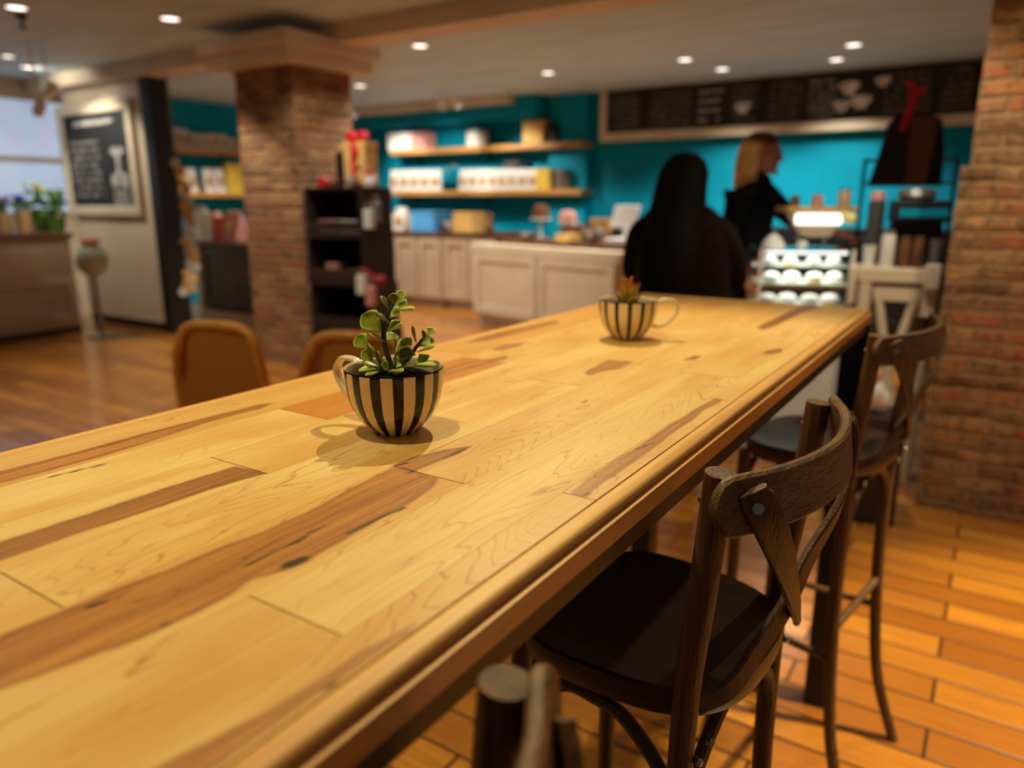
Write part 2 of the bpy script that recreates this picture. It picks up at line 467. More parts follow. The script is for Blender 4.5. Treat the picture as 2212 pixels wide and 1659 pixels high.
# window with bright daylight glass
wn = bpy.data.objects.new('window_1', None); COL.objects.link(wn); wn['kind'] = 'structure'
b = NB()
for (a, c) in (((2.6, 1.15), (2.66, 2.45)), ((4.72, 1.15), (4.78, 2.45)), ((2.66, 1.15), (4.72, 1.21)), ((2.66, 2.39), (4.72, 2.45)), ((2.66, 1.74), (4.72, 1.80)), ((3.66, 1.21), (3.72, 1.74))):
    box2(b, (XL - 0.06, a[0], a[1]), (XL + 0.01, c[0], c[1]))
link_mesh('window_frame', b, M_CREAM, wn)
q = NT('window_daylight')
nn = q.noise(q.coord('Object', (1, 3, 3)), 1.6, 4).outputs[1]
q.b.inputs['Base Color'].default_value = (0.5, 0.6, 0.75, 1); q.rough(0.3)
q.l.new(q.mix(0.28, srgb(176, 200, 240), nn), q.b.inputs['Emission Color']); q.b.inputs['Emission Strength'].default_value = 0.62
b = NB(); box2(b, (XL - 0.05, 2.66, 1.21), (XL - 0.035, 4.72, 2.39)); link_mesh('window_pane', b, q.m, wn)

# partition with chalkboard
b = NB(); box2(b, (-8.62, 4.42, 0.09), (-7.12, 4.54, 2.47))
pt = struct('wall_middle', b, M_CREAM)
b = NB(); box2(b, (-8.62, 4.43, 0.0), (-7.12, 4.53, 0.09)); struct('baseboard_middle', b, M_BLACKP)
b = NB(); box2(b, (-7.12, 4.38, 0.0), (-6.98, 4.60, 2.47)); struct('trim_5', b, M_BLACKP)

def strokes(bm, o, ux, uz, Wd, Ht, rows, yoff, density=1.0, seed=1):
    """loose chalk scribble strokes in rows inside a rectangle"""
    rnd = random.Random(seed)
    for r in range(rows):
        z = Ht * (r + 0.5) / rows; x = 0.02 * Wd
        h = Ht / rows * 0.42
        while x < Wd * 0.97:
            wd = rnd.uniform(0.35, 1.0) * h
            if rnd.random() < density:
                p = o + ux * x + uz * (z - h / 2) + yoff
                q_ = [p, p + ux * wd * 0.3 + uz * h, p + ux * wd * 0.65 + uz * h * rnd.uniform(0.1, 0.5), p + ux * wd + uz * h * rnd.uniform(0.5, 1)]
                tube(bm, q_, h * 0.16, 5)
            x += wd + h * 0.25

# left chalkboard
cb = thing('chalkboard', 'tall black chalkboard in a cream frame on the white partition at far left', 'chalkboard', (-7.35, 4.40, 0.9))
BX0, BX1, BZ0, BZ1 = -8.42, -7.30, 1.22, 2.16
pA = aty(137, 253, 4.40); pB = aty(268, 238, 4.40); pC = aty(300, 445, 4.40); pD = aty(162, 445, 4.40)
BX0, BX1, BZ0, BZ1 = (pA.x + pD.x) / 2, (pB.x + pC.x) / 2, (pC.z + pD.z) / 2, (pA.z + pB.z) / 2
lo = Vector(cb.location)
b = NB(); box2(b, Vector((BX0, 4.395, BZ0)) - lo, Vector((BX1, 4.415, BZ1)) - lo); link_mesh('slate', b, M_CHALK, cb)
b = NB(); fw = 0.10
box2(b, Vector((BX0 - fw, 4.37, BZ0 - fw)) - lo, Vector((BX0, 4.42, BZ1 + fw)) - lo); box2(b, Vector((BX1, 4.37, BZ0 - fw)) - lo, Vector((BX1 + fw, 4.42, BZ1 + fw)) - lo)
box2(b, Vector((BX0, 4.37, BZ0 - fw)) - lo, Vector((BX1, 4.42, BZ0)) - lo); box2(b, Vector((BX0, 4.37, BZ1)) - lo, Vector((BX1, 4.42, BZ1 + fw)) - lo)
link_mesh('board_frame', b, M_CREAM, cb, bevel=0.01)
X, Z = Vector((1, 0, 0)), Vector((0, 0, 1))
bw, bh = BX1 - BX0, BZ1 - BZ0
def chalk(nm, fx, fz, fw_, fh, rows, mat, seed, dens=0.9):
    b = NB(); strokes(b, Vector((BX0 + bw * fx, 4.392, BZ0 + bh * fz)) - lo, X, Z, bw * fw_, bh * fh, rows, Vector((0, 0, 0)), dens, seed); link_mesh(nm, b, mat, cb)['kind'] = 'stuff'
chalk('chalk_heading', 0.16, 0.84, 0.62, 0.13, 1, M_CHALKW, 3, 1.0)
chalk('chalk_lines', 0.05, 0.08, 0.5, 0.66, 8, M_CHALKG, 5, 0.75)
b = NB()
cxx = BX0 + bw * 0.80
lathe(b, [(0.02, 0.30), (0.12, 0.36), (0.13, 0.42), (0.10, 0.47), (0, 0.47)], 12)
lathe(b, [(0, 0.0), (0.1, 0.0), (0.1, 0.02), (0.035, 0.03), (0.04, 0.30)], 12)
bmesh.ops.transform(b, matrix=Matrix.Translation(Vector((cxx, 4.392, BZ0 + bh * 0.34)) - lo) @ Matrix.Diagonal((0.95, 0.03, 0.62 * bh, 1)), verts=b.verts)
sph(b, Vector((cxx - 0.08, 4.392, BZ0 + bh * 0.27)) - lo, 0.08, (1, .04, 1)); sph(b, Vector((cxx + 0.09, 4.392, BZ0 + bh * 0.27)) - lo, 0.08, (1, .04, 1))
for k in range(3): box(b, Vector((cxx - 0.1 + k * 0.1, 4.392, BZ0 + bh * 0.09)) - lo, (0.07, 0.006, 0.15))
link_mesh('chalk_drawing', b, M_CHALKG, cb)

# brick pillars -----------------------------------------------------
def uvbox(bm, a, c):
    vs = box2(bm, a, c); uvl = bm.loops.layers.uv.get('UVMap') or bm.loops.layers.uv.new('UVMap')
    for f in set(f for v in vs for f in v.link_faces):
        n = f.normal if f.normal.length > 0 else f.calc_center_median(); f.normal_update(); n = f.normal
        for l in f.loops:
            p = l.vert.co
            l[uvl].uv = (p.y + 3.1, p.z) if abs(n.x) > 0.7 else ((p.x, p.z) if abs(n.y) > 0.7 else (p.x, p.y))
def brick_column(bm, x0, x1, y0, y1, z0, z1, seed, faces):
    """rough courses: each course box nudged by a few mm"""
    rnd = random.Random(seed); z = z0; 
    while z < z1 - 1e-4:
        h = min(0.064, z1 - z); j = [rnd.uniform(-0.0035, 0.0035) for _ in range(4)]
        uvbox(bm, (x0 + j[0], y0 + j[1], z), (x1 + j[2], y1 + j[3], z + h)); z += 0.064
p1 = thing('brick_pillar', 'old brick pillar with cream capital, left of the shelves', 'pillar', (-4.9, 4.3, 0))
b = NB(); brick_column(b, -0.31, 0.35, -0.29, 0.30, 0, 2.3, 4, None); link_mesh('brick_shaft', b, M_BRICK, p1)
b = NB(); box2(b, (-0.42, -0.46, 2.3), (0.50, 0.42, 2.44)); box2(b, (-0.47, -0.51, 2.40), (0.55, 0.46, 2.5)); link_mesh('capital', b, M_BEAM, p1, bevel=0.012)
p2 = thing('brick_pillar', 'wide brick pillar at the right edge beside the counter stools', 'pillar', (0.45, 3.9, 0))
b = NB(); brick_column(b, -0.63, 0.75, -0.34, 0.4, 0, 1.45, 9, None); brick_column(b, -0.60, 0.75, -0.34, 0.4, 1.45, ZC, 19, None)
link_mesh('brick_shaft', b, M_BRICK, p2)

# ------------------------------------------------------------------ long table
TZ = 1.07; H = 0.24
TX0, TX1 = -0.813, -0.2345
TY0, TY1 = -0.55, 1.90
SEAM_R, SEAM_L = -0.2545, -0.7935
cols_x = [SEAM_R, -0.2866, -0.3685, -0.4505, -0.5330, -0.6165, -0.7005, SEAM_L]     # plank rows, right to left
joints = {0: [0.519, 0.893, 1.62], 1: [0.262, 1.02, 1.75], 2: [-0.35, 0.489, 1.34], 3: [0.191, 0.86, 1.52],
          4: [-0.2, 0.411, 1.18], 5: [0.564, 0.93, 1.5], 6: [0.1, 0.95, 1.66]}
tones = {(0, 0): .34, (0, 1): .22, (0, 2): .12, (0, 3): .25, (1, 0): .34, (1, 1): .12, (1, 2): .2, (1, 3): .3, (2, 0): .2, (2, 1): .28, (2, 2): .22, (2, 3): .3,
         (3, 0): .26, (3, 1): .04, (3, 2): .12, (3, 3): .28, (4, 0): .1, (4, 1): .08, (4, 2): .16, (4, 3): .34, (5, 0): .02, (5, 1): 1.05, (5, 2): .3, (5, 3): .4,
         (6, 0): .3, (6, 1): .45, (6, 2): .6, (6, 3): .5}
def tpx(L): return [(atz(x, y, TZ).x, atz(x, y, TZ).y) for x, y in L]
HEART = [  # (outline on the table top, darkness)
 (tpx([(-160, 1222), (0, 1168), (155, 1121), (311, 1069), (430, 1030), (510, 1004), (576, 1023), (466, 1054), (311, 1108), (155, 1157), (0, 1214), (-160, 1275)]), .75),
 (tpx([(-120, 1480), (0, 1372), (129, 1323), (259, 1266), (363, 1230), (466, 1186), (570, 1147), (673, 1100), (760, 1052), (852, 1007), (948, 1032), (927, 1059), (875, 1095), (777, 1147), (699, 1194), (637, 1232), (544, 1256), (492, 1292), (440, 1318), (311, 1375), (155, 1437), (0, 1494), (-120, 1560)]), .22),
 (tpx([(849, 1006), (900, 985), (960, 970), (1022, 963), (985, 984), (935, 1003), (892, 1021)]), .55),
 (tpx([(1222, 1066), (1317, 1000), (1420, 934), (1500, 884), (1545, 861), (1560, 864), (1500, 905), (1434, 952), (1389, 988), (1335, 1024), (1299, 1046), (1266, 1075)]), .1),
 (tpx([(330, 1659), (400, 1621), (513, 1567), (581, 1535), (649, 1492), (716, 1445), (784, 1402), (852, 1371), (905, 1342), (886, 1368), (790, 1432), (705, 1492), (600, 1565), (468, 1662), (380, 1720), (250, 1720)]), .12),
 (tpx([(1258, 806), (1312, 777), (1366, 781), (1338, 797), (1300, 803), (1275, 812)]), .25),
 (tpx([(1630, 708), (1675, 686), (1730, 662), (1800, 652), (1735, 676), (1690, 696), (1650, 713)]), .9),
 (tpx([(-60, 1035), (0, 1018), (155, 979), (311, 936), (450, 900), (560, 874), (600, 868), (560, 884), (440, 915), (311, 960), (155, 1004), (0, 1043), (-60, 1060)]), .3),
 (tpx([(1000, 742), (1060, 722), (1130, 706), (1200, 692), (1210, 697), (1130, 716), (1060, 735)]), .5),
 (tpx([(1060, 757), (1090, 744), (1140, 738), (1120, 748), (1085, 757)]), .3),
 (tpx([(1640, 764), (1665, 755), (1692, 753), (1690, 760), (1665, 766)]), .8),
 (tpx([(1475, 778), (1500, 768), (1520, 768), (1500, 777)]), .5),
 (tpx([(950, 800), (1000, 785), (1092, 768), (1099, 774), (1010, 797), (955, 812)]), .05),
]
DARK = [ # cracks and knots: polyline, half width
 (tpx([(750, 1152), (800, 1128), (840, 1110), (874, 1097)]), 0.0011),
 (tpx([(620, 1221), (640, 1214), (655, 1208)]), 0.0056),
 (tpx([(530, 1222), (560, 1206), (600, 1186)]), 0.0009), (tpx([(600, 1186), (640, 1170), (672, 1150), (705, 1136)]), 0.0006), (tpx([(640, 1172), (660, 1158)]), 0.0016),
 (tpx([(190, 1312), (225, 1300)]), 0.002), (tpx([(960, 988), (985, 978), (1008, 968)]), 0.0008),
 (tpx([(350, 1352), (362, 1346)]), 0.0014), (tpx([(855, 1006), (880, 1000)]), 0.0012), (tpx([(880, 1024), (892, 1018)]), 0.0012),
 (tpx([(1262, 1071), (1272, 1066)]), 0.0014), (tpx([(110, 1030), (170, 1016), (225, 1003)]), 0.0005), (tpx([(1375, 971), (1400, 961), (1412, 956)]), 0.0006),
 (tpx([(704, 1487), (722, 1474)]), 0.0012), (tpx([(1255, 870), (1268, 865)]), 0.0008),
]
def poly_sdf(P, poly):
    """vectorised signed distance, positive inside"""
    V = np.array(poly); n = len(V); d = np.full(len(P), 1e9); inside = np.zeros(len(P), bool)
    for i in range(n):
        a = V[i]; bb = V[(i + 1) % n]; e = bb - a; wv = P - a
        t = np.clip((wv @ e) / max(e @ e, 1e-12), 0, 1)
        d = np.minimum(d, np.hypot(*(wv - t[:, None] * e).T))
        c1 = P[:, 1] >= a[1]; c2 = P[:, 1] < bb[1]; c3 = e[0] * wv[:, 1] > e[1] * wv[:, 0]
        inside ^= (c1 & c2 & c3) | (~c1 & ~c2 & ~c3)
    return np.where(inside, d, -d)
def line_d(P, pl):
    V = np.array(pl); d = np.full(len(P), 1e9)
    for a, bb in zip(V[:-1], V[1:]):
        e = bb - a; wv = P - a; t = np.clip((wv @ e) / max(e @ e, 1e-12), 0, 1)
        d = np.minimum(d, np.hypot(*(wv - t[:, None] * e).T))
    return d
def build_top(parent):
    verts = []; faces = []; uvs = []; seedL = []; toneL = []
    off = 0; DX = 0.0032
    for r in range(7):
        xa, xb = cols_x[r + 1], cols_x[r]
        ys = [TY0 + 0.03] + [j for j in joints[r] if TY0 < j < TY1] + [TY1 - 0.022]
        for k in range(len(ys) - 1):
            y0 = ys[k] + (0.0006 if k else 0); y1 = ys[k + 1] - (0.0006 if k + 1 < len(ys) - 1 else 0)
            gx = 0.00012
            x0 = xa + gx; x1 = xb - gx
            if r == 0: x1 -= 0.0009
            nx = max(3, int(round((x1 - x0) / DX)))
            # finer along near the camera
            yy = [y0]
            while yy[-1] < y1 - 1e-6:
                stp = 0.0045 if yy[-1] < 1.1 else 0.011
                yy.append(min(yy[-1] + stp, y1))
            yy = np.array(yy); xx = np.linspace(x0, x1, nx + 1)
            XX, YY = np.meshgrid(xx, yy); m = XX.size
            sd = (r * 5.37 + k * 2.71 + 0.6) % 17; tn = tones.get((r, k), .2)
            ct = len(yy); cc = nx + 1
            verts += list(zip(XX.ravel(), YY.ravel(), np.full(m, TZ)))
            uvs += list(zip(XX.ravel() - xa, YY.ravel() + sd * 3.1))
            seedL += [sd] * m; toneL += [tn] * m
            idx = np.arange(m).reshape(ct, cc) + off
            q_ = np.stack([idx[:-1, :-1], idx[:-1, 1:], idx[1:, 1:], idx[1:, :-1]], -1).reshape(-1, 4)
            faces += q_.tolist()
            off += m
            # side walls of the plank
            ring = list(idx[0, :]) + list(idx[1:, -1]) + list(idx[-1, ::-1][1:]) + list(idx[::-1, 0][1:-1])
            base = off
            for v in ring:
                p = verts[v]; verts.append((p[0], p[1], TZ - 0.004)); uvs.append(uvs[v]); seedL.append(sd); toneL.append(1.6)
            off += len(ring)
            for i in range(len(ring)):
                j = (i + 1) % len(ring); faces.append([ring[i], base + i, base + j, ring[j]])
    me = bpy.data.meshes.new('tabletop'); me.from_pydata(verts, [], faces)
    P = np.array([(v[0], v[1]) for v in verts])
    s = np.full(len(P), -1.0); hl = np.zeros(len(P)); best = np.full(len(P), -1e9)
    for poly, lv in HEART:
        bb = np.array(poly); msk = (P[:, 0] > bb[:, 0].min() - .04) & (P[:, 0] < bb[:, 0].max() + .04) & (P[:, 1] > bb[:, 1].min() - .04) & (P[:, 1] < bb[:, 1].max() + .04)
        d = np.full(len(P), -1.0); d[msk] = poly_sdf(P[msk], poly)
        up = d > best; best = np.where(up, d, best); hl = np.where(up, lv, hl)
    dk = np.zeros(len(P))
    for pl, hw in DARK:
        d = line_d(P, pl); dk = np.maximum(dk, np.clip(1.15 - d / (hw + 0.0014), 0, 1))
    for nm, arr in (('seed', seedL), ('tone', toneL), ('heart', best.clip(-0.2, 0.2)), ('hlevel', hl), ('dark', dk)):
        a = me.attributes.new(nm, 'FLOAT', 'POINT'); a.data.foreach_set('value', np.array(arr, dtype=np.float32))
    uvl = me.uv_layers.new(name='UVMap'); li = np.zeros(len(me.loops), dtype=np.int32); me.loops.foreach_get('vertex_index', li)
    uvl.data.foreach_set('uv', np.array(uvs, dtype=np.float32)[li].ravel())
    me.materials.append(M_MAPLE); me.update()
    o = bpy.data.objects.new('tabletop', me); COL.objects.link(o); o.parent = parent
    return o
tbl = thing('bar_table', 'long golden maple plank table filling the foreground, on black steel legs', 'table', (0, 0, 0))
build_top(tbl)
# core board under the planks
b = NB(); box2(b, (SEAM_L + .002, TY0 + .02, TZ - 0.03), (SEAM_R - .002, TY1 - .02, TZ - 0.0035)); link_mesh('core_board', b, M_STEEL, tbl)
# moulded edge, swept round the outline with mitred corners
PROF = [(0.0004, -0.030), (0.0004, -0.0004), (0.004, 0.0001), (0.009, 0.0), (0.0125, -0.0008), (0.0152, -0.0026), (0.0166, -0.005), (0.0166, -0.0070), (0.0148, -0.0092),
        (0.0160, -0.0106), (0.0192, -0.0100), (0.0210, -0.0106), (0.0214, -0.0120), (0.0204, -0.0136), (0.0200, -0.030), (0.0190, -0.0315), (0.003, -0.0315)]
def edge_bm():
    b = NB(); cx = [(SEAM_R, TY0 + 0.02), (SEAM_R, TY1 - 0.02), (SEAM_L, TY1 - 0.02), (SEAM_L, TY0 + 0.02)]
    dirs = [(1, -1), (1, 1), (-1, 1), (-1, -1)]; rings = []
    for (x, y), (dx, dy) in zip(cx, dirs):
        rings.append([b.verts.new((x + dx * u, y + dy * u, TZ + z)) for u, z in PROF])
    for i in range(4):
        a = rings[i]; c = rings[(i + 1) % 4]
        for k in range(len(PROF)):
            k2 = (k + 1) % len(PROF); f = b.faces.new((a[k], c[k], c[k2], a[k2])); f.smooth = 1 <= k <= 12
    return b
link_mesh('edge_moulding', edge_bm(), M_EDGE, tbl)
b = NB(); box2(b, (TX1 - .016, TY0 + .06, TZ - 0.052), (TX1 - .004, TY1 - .03, TZ - 0.0316)); box2(b, (TX0 + .004, TY0 + .06, TZ - 0.052), (TX0 + .016, TY1 - .03, TZ - 0.0316))
box2(b, (TX0 + .016, TY1 - .042, TZ - 0.052), (TX1 - .016, TY1 - .03, TZ - 0.0316)); link_mesh('steel_frame', b, M_STEEL, tbl)
for (x, y) in ((-0.262, 1.915), (-0.78, 1.915), (-0.268, -0.42), (-0.78, -0.42)):
    b = NB(); box2(b, (x - .03, y - .03, 0), (x + .03, y + .03, TZ - 0.0525 if y > 0 else TZ - .0525)); box2(b, (x - .03, min(y, 1.885) - .02, TZ - .0525), (x + .03, min(y, 1.885) + .02, TZ - .032)); link_mesh('table_leg', b, M_STEEL, tbl, bevel=0.003)

# ------------------------------------------------------------------ striped cups
def mat_stripes(name, period, duty, phase):
    q = NT(name); tc = q.n.new('ShaderNodeTexCoord'); sep = q.n.new('ShaderNodeSeparateXYZ'); q.l.new(tc.outputs['Object'], sep.inputs[0])
    a = q.math('ARCTAN2', sep.outputs[1], sep.outputs[0])
    nz = q.noise(tc.outputs['Object'], 60, 2).outputs[0]
    t = q.math('FRACT', q.math('ADD', q.math('MULTIPLY_ADD', a, 1.0 / period, phase), q.math('MULTIPLY', q.math('SUBTRACT', nz, 0.5), 0.05)))
    m = q.math('MULTIPLY', q.mapr(t, 0.0, 0.035), q.mapr(t, duty - 0.035, duty, 1, 0))
    z = sep.outputs[2]
    rim = q.mapr(z, 0.0688, 0.0692)
    m = q.math('MAXIMUM', m, rim)
    c = q.mix(m, srgb(236, 208, 160), (0.006, 0.006, 0.006)); q.base(c); q.rough(0.2); q.b.inputs['Specular IOR Level'].default_value = 0.3
    q.b.inputs['Coat Weight'].default_value = 0.15; q.b.inputs['Coat Roughness'].default_value = 0.05
    return q.m
M_CUPIN = plain('cup_glaze_inside', srgb(226, 206, 170), 0.2, 0, 0.04, 10, coat=0.5)
M_SOIL = plain('black_soil', (0.0035, 0.003, 0.0025), 0.9, 0, 0.3, 200, bump=0.3)
M_SOIL.node_tree.nodes['Principled BSDF'].inputs['Specular IOR Level'].default_value = 0.05
def camang(p):   # world direction angle from cup to camera
    return math.atan2(-p[1], -p[0])
def make_cup(name, label, pos, handle_ang, duty, period_n=14, handle_out=0.036):
    t = thing(name, label, 'planter', (pos[0], pos[1], TZ + 0.0002))
    per = 2 * PI / period_n; a0 = camang(pos) + math.radians(4)       # one black stripe just right of centre
    ph = -(a0 / per) + duty / 2
    ms = mat_stripes('stripe_glaze', per, duty, ph)
    b = NB()
    outer = [(0, 0.0012), (0.020, 0.0012), (0.0225, 0.0), (0.025, 0.0), (0.0262, 0.003), (0.0325, 0.0085), (0.0395, 0.0165), (0.0455, 0.027), (0.0495, 0.0385), (0.0516, 0.050), (0.0524, 0.060), (0.0527, 0.0675), (0.0526, 0.0697), (0.0518, 0.0706)]
    inner = [(0.0508, 0.0703), (0.0502, 0.068), (0.0498, 0.060), (0.049, 0.050), (0.047, 0.0405), (0.0, 0.0395)]
    lathe(b, outer, 56); link_mesh('cup_wall', b, ms, t, smooth=True)
    b = NB(); lathe(b, [(0.0518, 0.0706)] + inner, 56); link_mesh('cup_lining', b, M_CUPIN, t, smooth=True)
    b = NB()
    ca, sa = math.cos(handle_ang), math.sin(handle_ang)
    L = [(0.0505, 0.0655), (0.060, 0.0705), (0.0525 + handle_out * 0.72, 0.0700), (0.0525 + handle_out, 0.058), (0.0525 + handle_out * 0.93, 0.045), (0.0525 + handle_out * 0.55, 0.030), (0.056, 0.0225), (0.0445, 0.0225)]
    pts = cr([Vector((r * ca, r * sa, z)) for r, z in L], 6)
    N = len(pts); rings = []; side = Vector((-sa, ca, 0))
    for i, p in enumerate(pts):
        tt = (pts[min(i + 1, N - 1)] - pts[max(i - 1, 0)]).normalized(); nn = tt.cross(side).normalized()
        rings.append([b.verts.new(p + side * 0.0058 * math.cos(2 * PI * k / 12) + nn * 0.0030 * math.sin(2 * PI * k / 12)) for k in range(12)])
    for a, c in zip(rings, rings[1:]):
        for k in range(12): b.faces.new((a[k], a[(k + 1) % 12], c[(k + 1) % 12], c[k]))
    b.faces.new(rings[0]); b.faces.new(rings[-1])
    link_mesh('handle', b, M_CUPIN, t, smooth=True)
    b = NB(); lathe(b, [(0.0, 0.0398), (0.0462, 0.0408), (0.0483, 0.0525), (0.044, 0.0585), (0.034, 0.0625), (0.018, 0.0648), (0.0, 0.0652)], 36); link_mesh('soil', b, M_SOIL, t, smooth=True)
    return t
CUP1 = (-0.5265, 0.577); CUP2 = (-0.551, 1.228)
cup1 = make_cup('cup_planter', 'striped black and cream cup planter nearest the camera, handle to the left', CUP1, math.radians(178), 0.50)
cup2 = make_cup('cup_planter', 'striped black and cream cup planter farther along the table, handle to the right', CUP2, math.radians(28), 0.36)

# leaf materials
def mat_leaf(name, c1, c2, edge, tip=None):
    q = NT(name); v = q.coord('Object')
    n = q.noise(v, 90, 3).outputs[0]
    la = q.attr('edge').outputs['Fac']
    c = q.mix(q.mapr(n, 0.3, 0.7), c1, c2)
    c = q.mix(q.mapr(la, 0.62, 0.95), c, edge)
    if tip: c = q.mix(q.mapr(q.attr('tip').outputs['Fac'], 0.55, 1.0), c, tip)
    q.base(c); q.rough(0.42); q.b.inputs['Subsurface Weight'].default_value = 0.12
    q.b.inputs['Subsurface Radius'].default_value = (0.004, 0.006, 0.001); q.b.inputs['Subsurface Scale'].default_value = 0.5
    return q.m
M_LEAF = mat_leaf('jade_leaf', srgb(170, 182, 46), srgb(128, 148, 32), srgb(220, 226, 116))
M_LEAFD = mat_leaf('jade_leaf_dark', srgb(92, 88, 18), srgb(66, 66, 14), srgb(160, 156, 54))  # darker copy of the jade leaf, covers whole leaves
M_STEM = plain('jade_stem', srgb(44, 56, 20), 0.6, 0, 0.25, 60)
M_ROSE = mat_leaf('rosette_leaf', srgb(120, 140, 20), srgb(150, 156, 24), srgb(190, 160, 40), srgb(190, 90, 36))
def leaf_bm(base, tip, wid, nrm, cup=0.25, thick=0.0022, shape='ob', bend=0.12):
    b = NB(); base = Vector(base); tip = Vector(tip); ax = tip - base; L = ax.length; ax.normalize()
    nrm = Vector(nrm); nrm = (nrm - ax * nrm.dot(ax)).normalized(); sd = ax.cross(nrm).normalized()
    NU, NV = 12, 8; e_l = b.verts.layers.float.new('edge'); t_l = b.verts.layers.float.new('tip')
    def wf(t):
        if shape == 'ob': return (math.sin(PI * min(1, t ** 1.35)) ** 0.62) * (0.35 + 0.65 * min(1, t * 1.5)) if 0 < t < 1 else 0.0
        return math.sin(PI * t ** 0.75) ** 0.8 * (1 - 0.35 * t) if 0 < t < 1 else 0.0
    top = []; bot = []
    for i in range(NU + 1):
        t = i / NU; ww = wid / 2 * max(wf(t), 0.06 if i == 0 else 0.0001); rowt = []; rowb = []
        for j in range(NV + 1):
            s = -1 + 2 * j / NV
            z = cup * wid * (s * s - 0.4) * wf(t) + bend * L * (t * t)
            th = thick * 0.5 * (1 - abs(s) ** 3) * (0.4 + 0.6 * wf(t)) + 0.0003
            p = base + ax * (L * t) + sd * (s * ww) + nrm * z
            e = max(abs(s), abs(2 * t - 1) ** 3)
            for row, sg in ((rowt, 1), (rowb, -1)):
                v = b.verts.new(p + nrm * th * sg); v[e_l] = e; v[t_l] = t; row.append(v)
        top.append(rowt); bot.append(rowb)
    for i in range(NU):
        for j in range(NV):
            b.faces.new((top[i][j], top[i][j + 1], top[i + 1][j + 1], top[i + 1][j])); b.faces.new((bot[i][j], bot[i + 1][j], bot[i + 1][j + 1], bot[i][j + 1]))
        b.faces.new((top[i][0], top[i + 1][0], bot[i + 1][0], bot[i][0])); b.faces.new((top[i][NV], bot[i][NV], bot[i + 1][NV], top[i + 1][NV]))
    for i in (0, NU):
        for j in range(NV): b.faces.new((top[i][j], bot[i][j], bot[i][j + 1], top[i][j + 1]))
    bmesh.ops.remove_doubles(b, verts=b.verts, dist=0.00005)
    return b
plant = thing('jade_plant', 'bright green jade succulent standing in the nearer striped cup', 'plant', (CUP1[0], CUP1[1], TZ + 0.056))
PL = Vector(plant.location); DC = (PL - C0).dot(Fv)
def pz(zx, zy, dd=0.0): return at(680 + zx / 3.77, 600 + zy / 3.77, DC + dd)   # plant-close-up coordinates at a depth near the cup axis
def P_(zx, zy, dd=0.0): return pz(zx, zy, dd) - PL
stems = [([(640, 800, 0), (615, 700, 0), (585, 600, -.002), (563, 500, 0), (562, 420, 0), (585, 320, 0), (625, 240, 0), (652, 190, 0)], .0034, .0017),
         ([(655, 800, .004), (720, 710, .006), (790, 620, .008), (830, 560, .008), (885, 490, .008)], .0032, .0016),
         ([(610, 720, 0), (565, 680, -.012), (520, 690, -.016)], .0018, .001), ([(655, 740, .01), (664, 600, .022), (652, 460, .026), (650, 430, .026)], .0013, .0009),
         ([(620, 760, -.004), (560, 760, -.014), (520, 745, -.02)], .0016, .001)]
b = NB()
for pts, r0, r1 in stems:
    c = cr([P_(*p) for p in pts], 5); tube(b, c, [r0 + (r1 - r0) * i / (len(c) - 1) for i in range(len(c))], 8)
link_mesh('stem', b, M_STEM, plant)
toC = -Fv
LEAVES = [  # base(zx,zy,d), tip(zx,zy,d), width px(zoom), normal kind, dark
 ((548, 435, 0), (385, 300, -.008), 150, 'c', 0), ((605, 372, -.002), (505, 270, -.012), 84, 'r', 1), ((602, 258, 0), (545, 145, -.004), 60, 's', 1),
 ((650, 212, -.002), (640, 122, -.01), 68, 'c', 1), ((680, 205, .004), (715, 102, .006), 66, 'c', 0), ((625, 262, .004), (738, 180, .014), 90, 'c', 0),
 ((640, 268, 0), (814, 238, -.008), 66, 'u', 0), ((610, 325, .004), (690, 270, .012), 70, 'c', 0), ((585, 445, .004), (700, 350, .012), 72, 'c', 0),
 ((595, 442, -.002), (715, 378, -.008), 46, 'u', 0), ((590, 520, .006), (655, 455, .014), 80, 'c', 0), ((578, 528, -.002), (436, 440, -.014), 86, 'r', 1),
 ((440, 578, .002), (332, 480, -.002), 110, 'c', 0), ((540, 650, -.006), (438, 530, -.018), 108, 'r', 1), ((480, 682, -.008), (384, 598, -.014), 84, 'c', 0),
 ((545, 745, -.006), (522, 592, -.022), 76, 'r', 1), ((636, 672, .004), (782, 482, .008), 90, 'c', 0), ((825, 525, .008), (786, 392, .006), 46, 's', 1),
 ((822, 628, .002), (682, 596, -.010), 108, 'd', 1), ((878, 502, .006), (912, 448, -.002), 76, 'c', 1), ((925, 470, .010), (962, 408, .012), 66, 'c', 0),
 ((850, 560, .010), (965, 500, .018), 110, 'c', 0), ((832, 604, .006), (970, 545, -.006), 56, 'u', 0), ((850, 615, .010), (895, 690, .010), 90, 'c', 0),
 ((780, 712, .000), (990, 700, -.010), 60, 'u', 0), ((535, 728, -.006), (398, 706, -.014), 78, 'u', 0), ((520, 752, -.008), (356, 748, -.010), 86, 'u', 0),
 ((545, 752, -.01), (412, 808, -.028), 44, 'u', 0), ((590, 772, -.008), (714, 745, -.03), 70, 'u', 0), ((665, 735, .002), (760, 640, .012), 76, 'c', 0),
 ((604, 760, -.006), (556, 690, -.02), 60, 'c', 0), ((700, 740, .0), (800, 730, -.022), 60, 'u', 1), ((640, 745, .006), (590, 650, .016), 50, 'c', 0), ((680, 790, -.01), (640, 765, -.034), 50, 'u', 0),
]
Nn = {'c': (toC + Uv * 0.55), 'r': (toC * 0.25 - Rv * 0.6 - Uv * 0.5), 's': (Rv + toC * 0.25), 'u': (Uv + toC * 0.35), 'd': (toC * 0.5 - Uv * 0.4 + Rv * 0.2)}
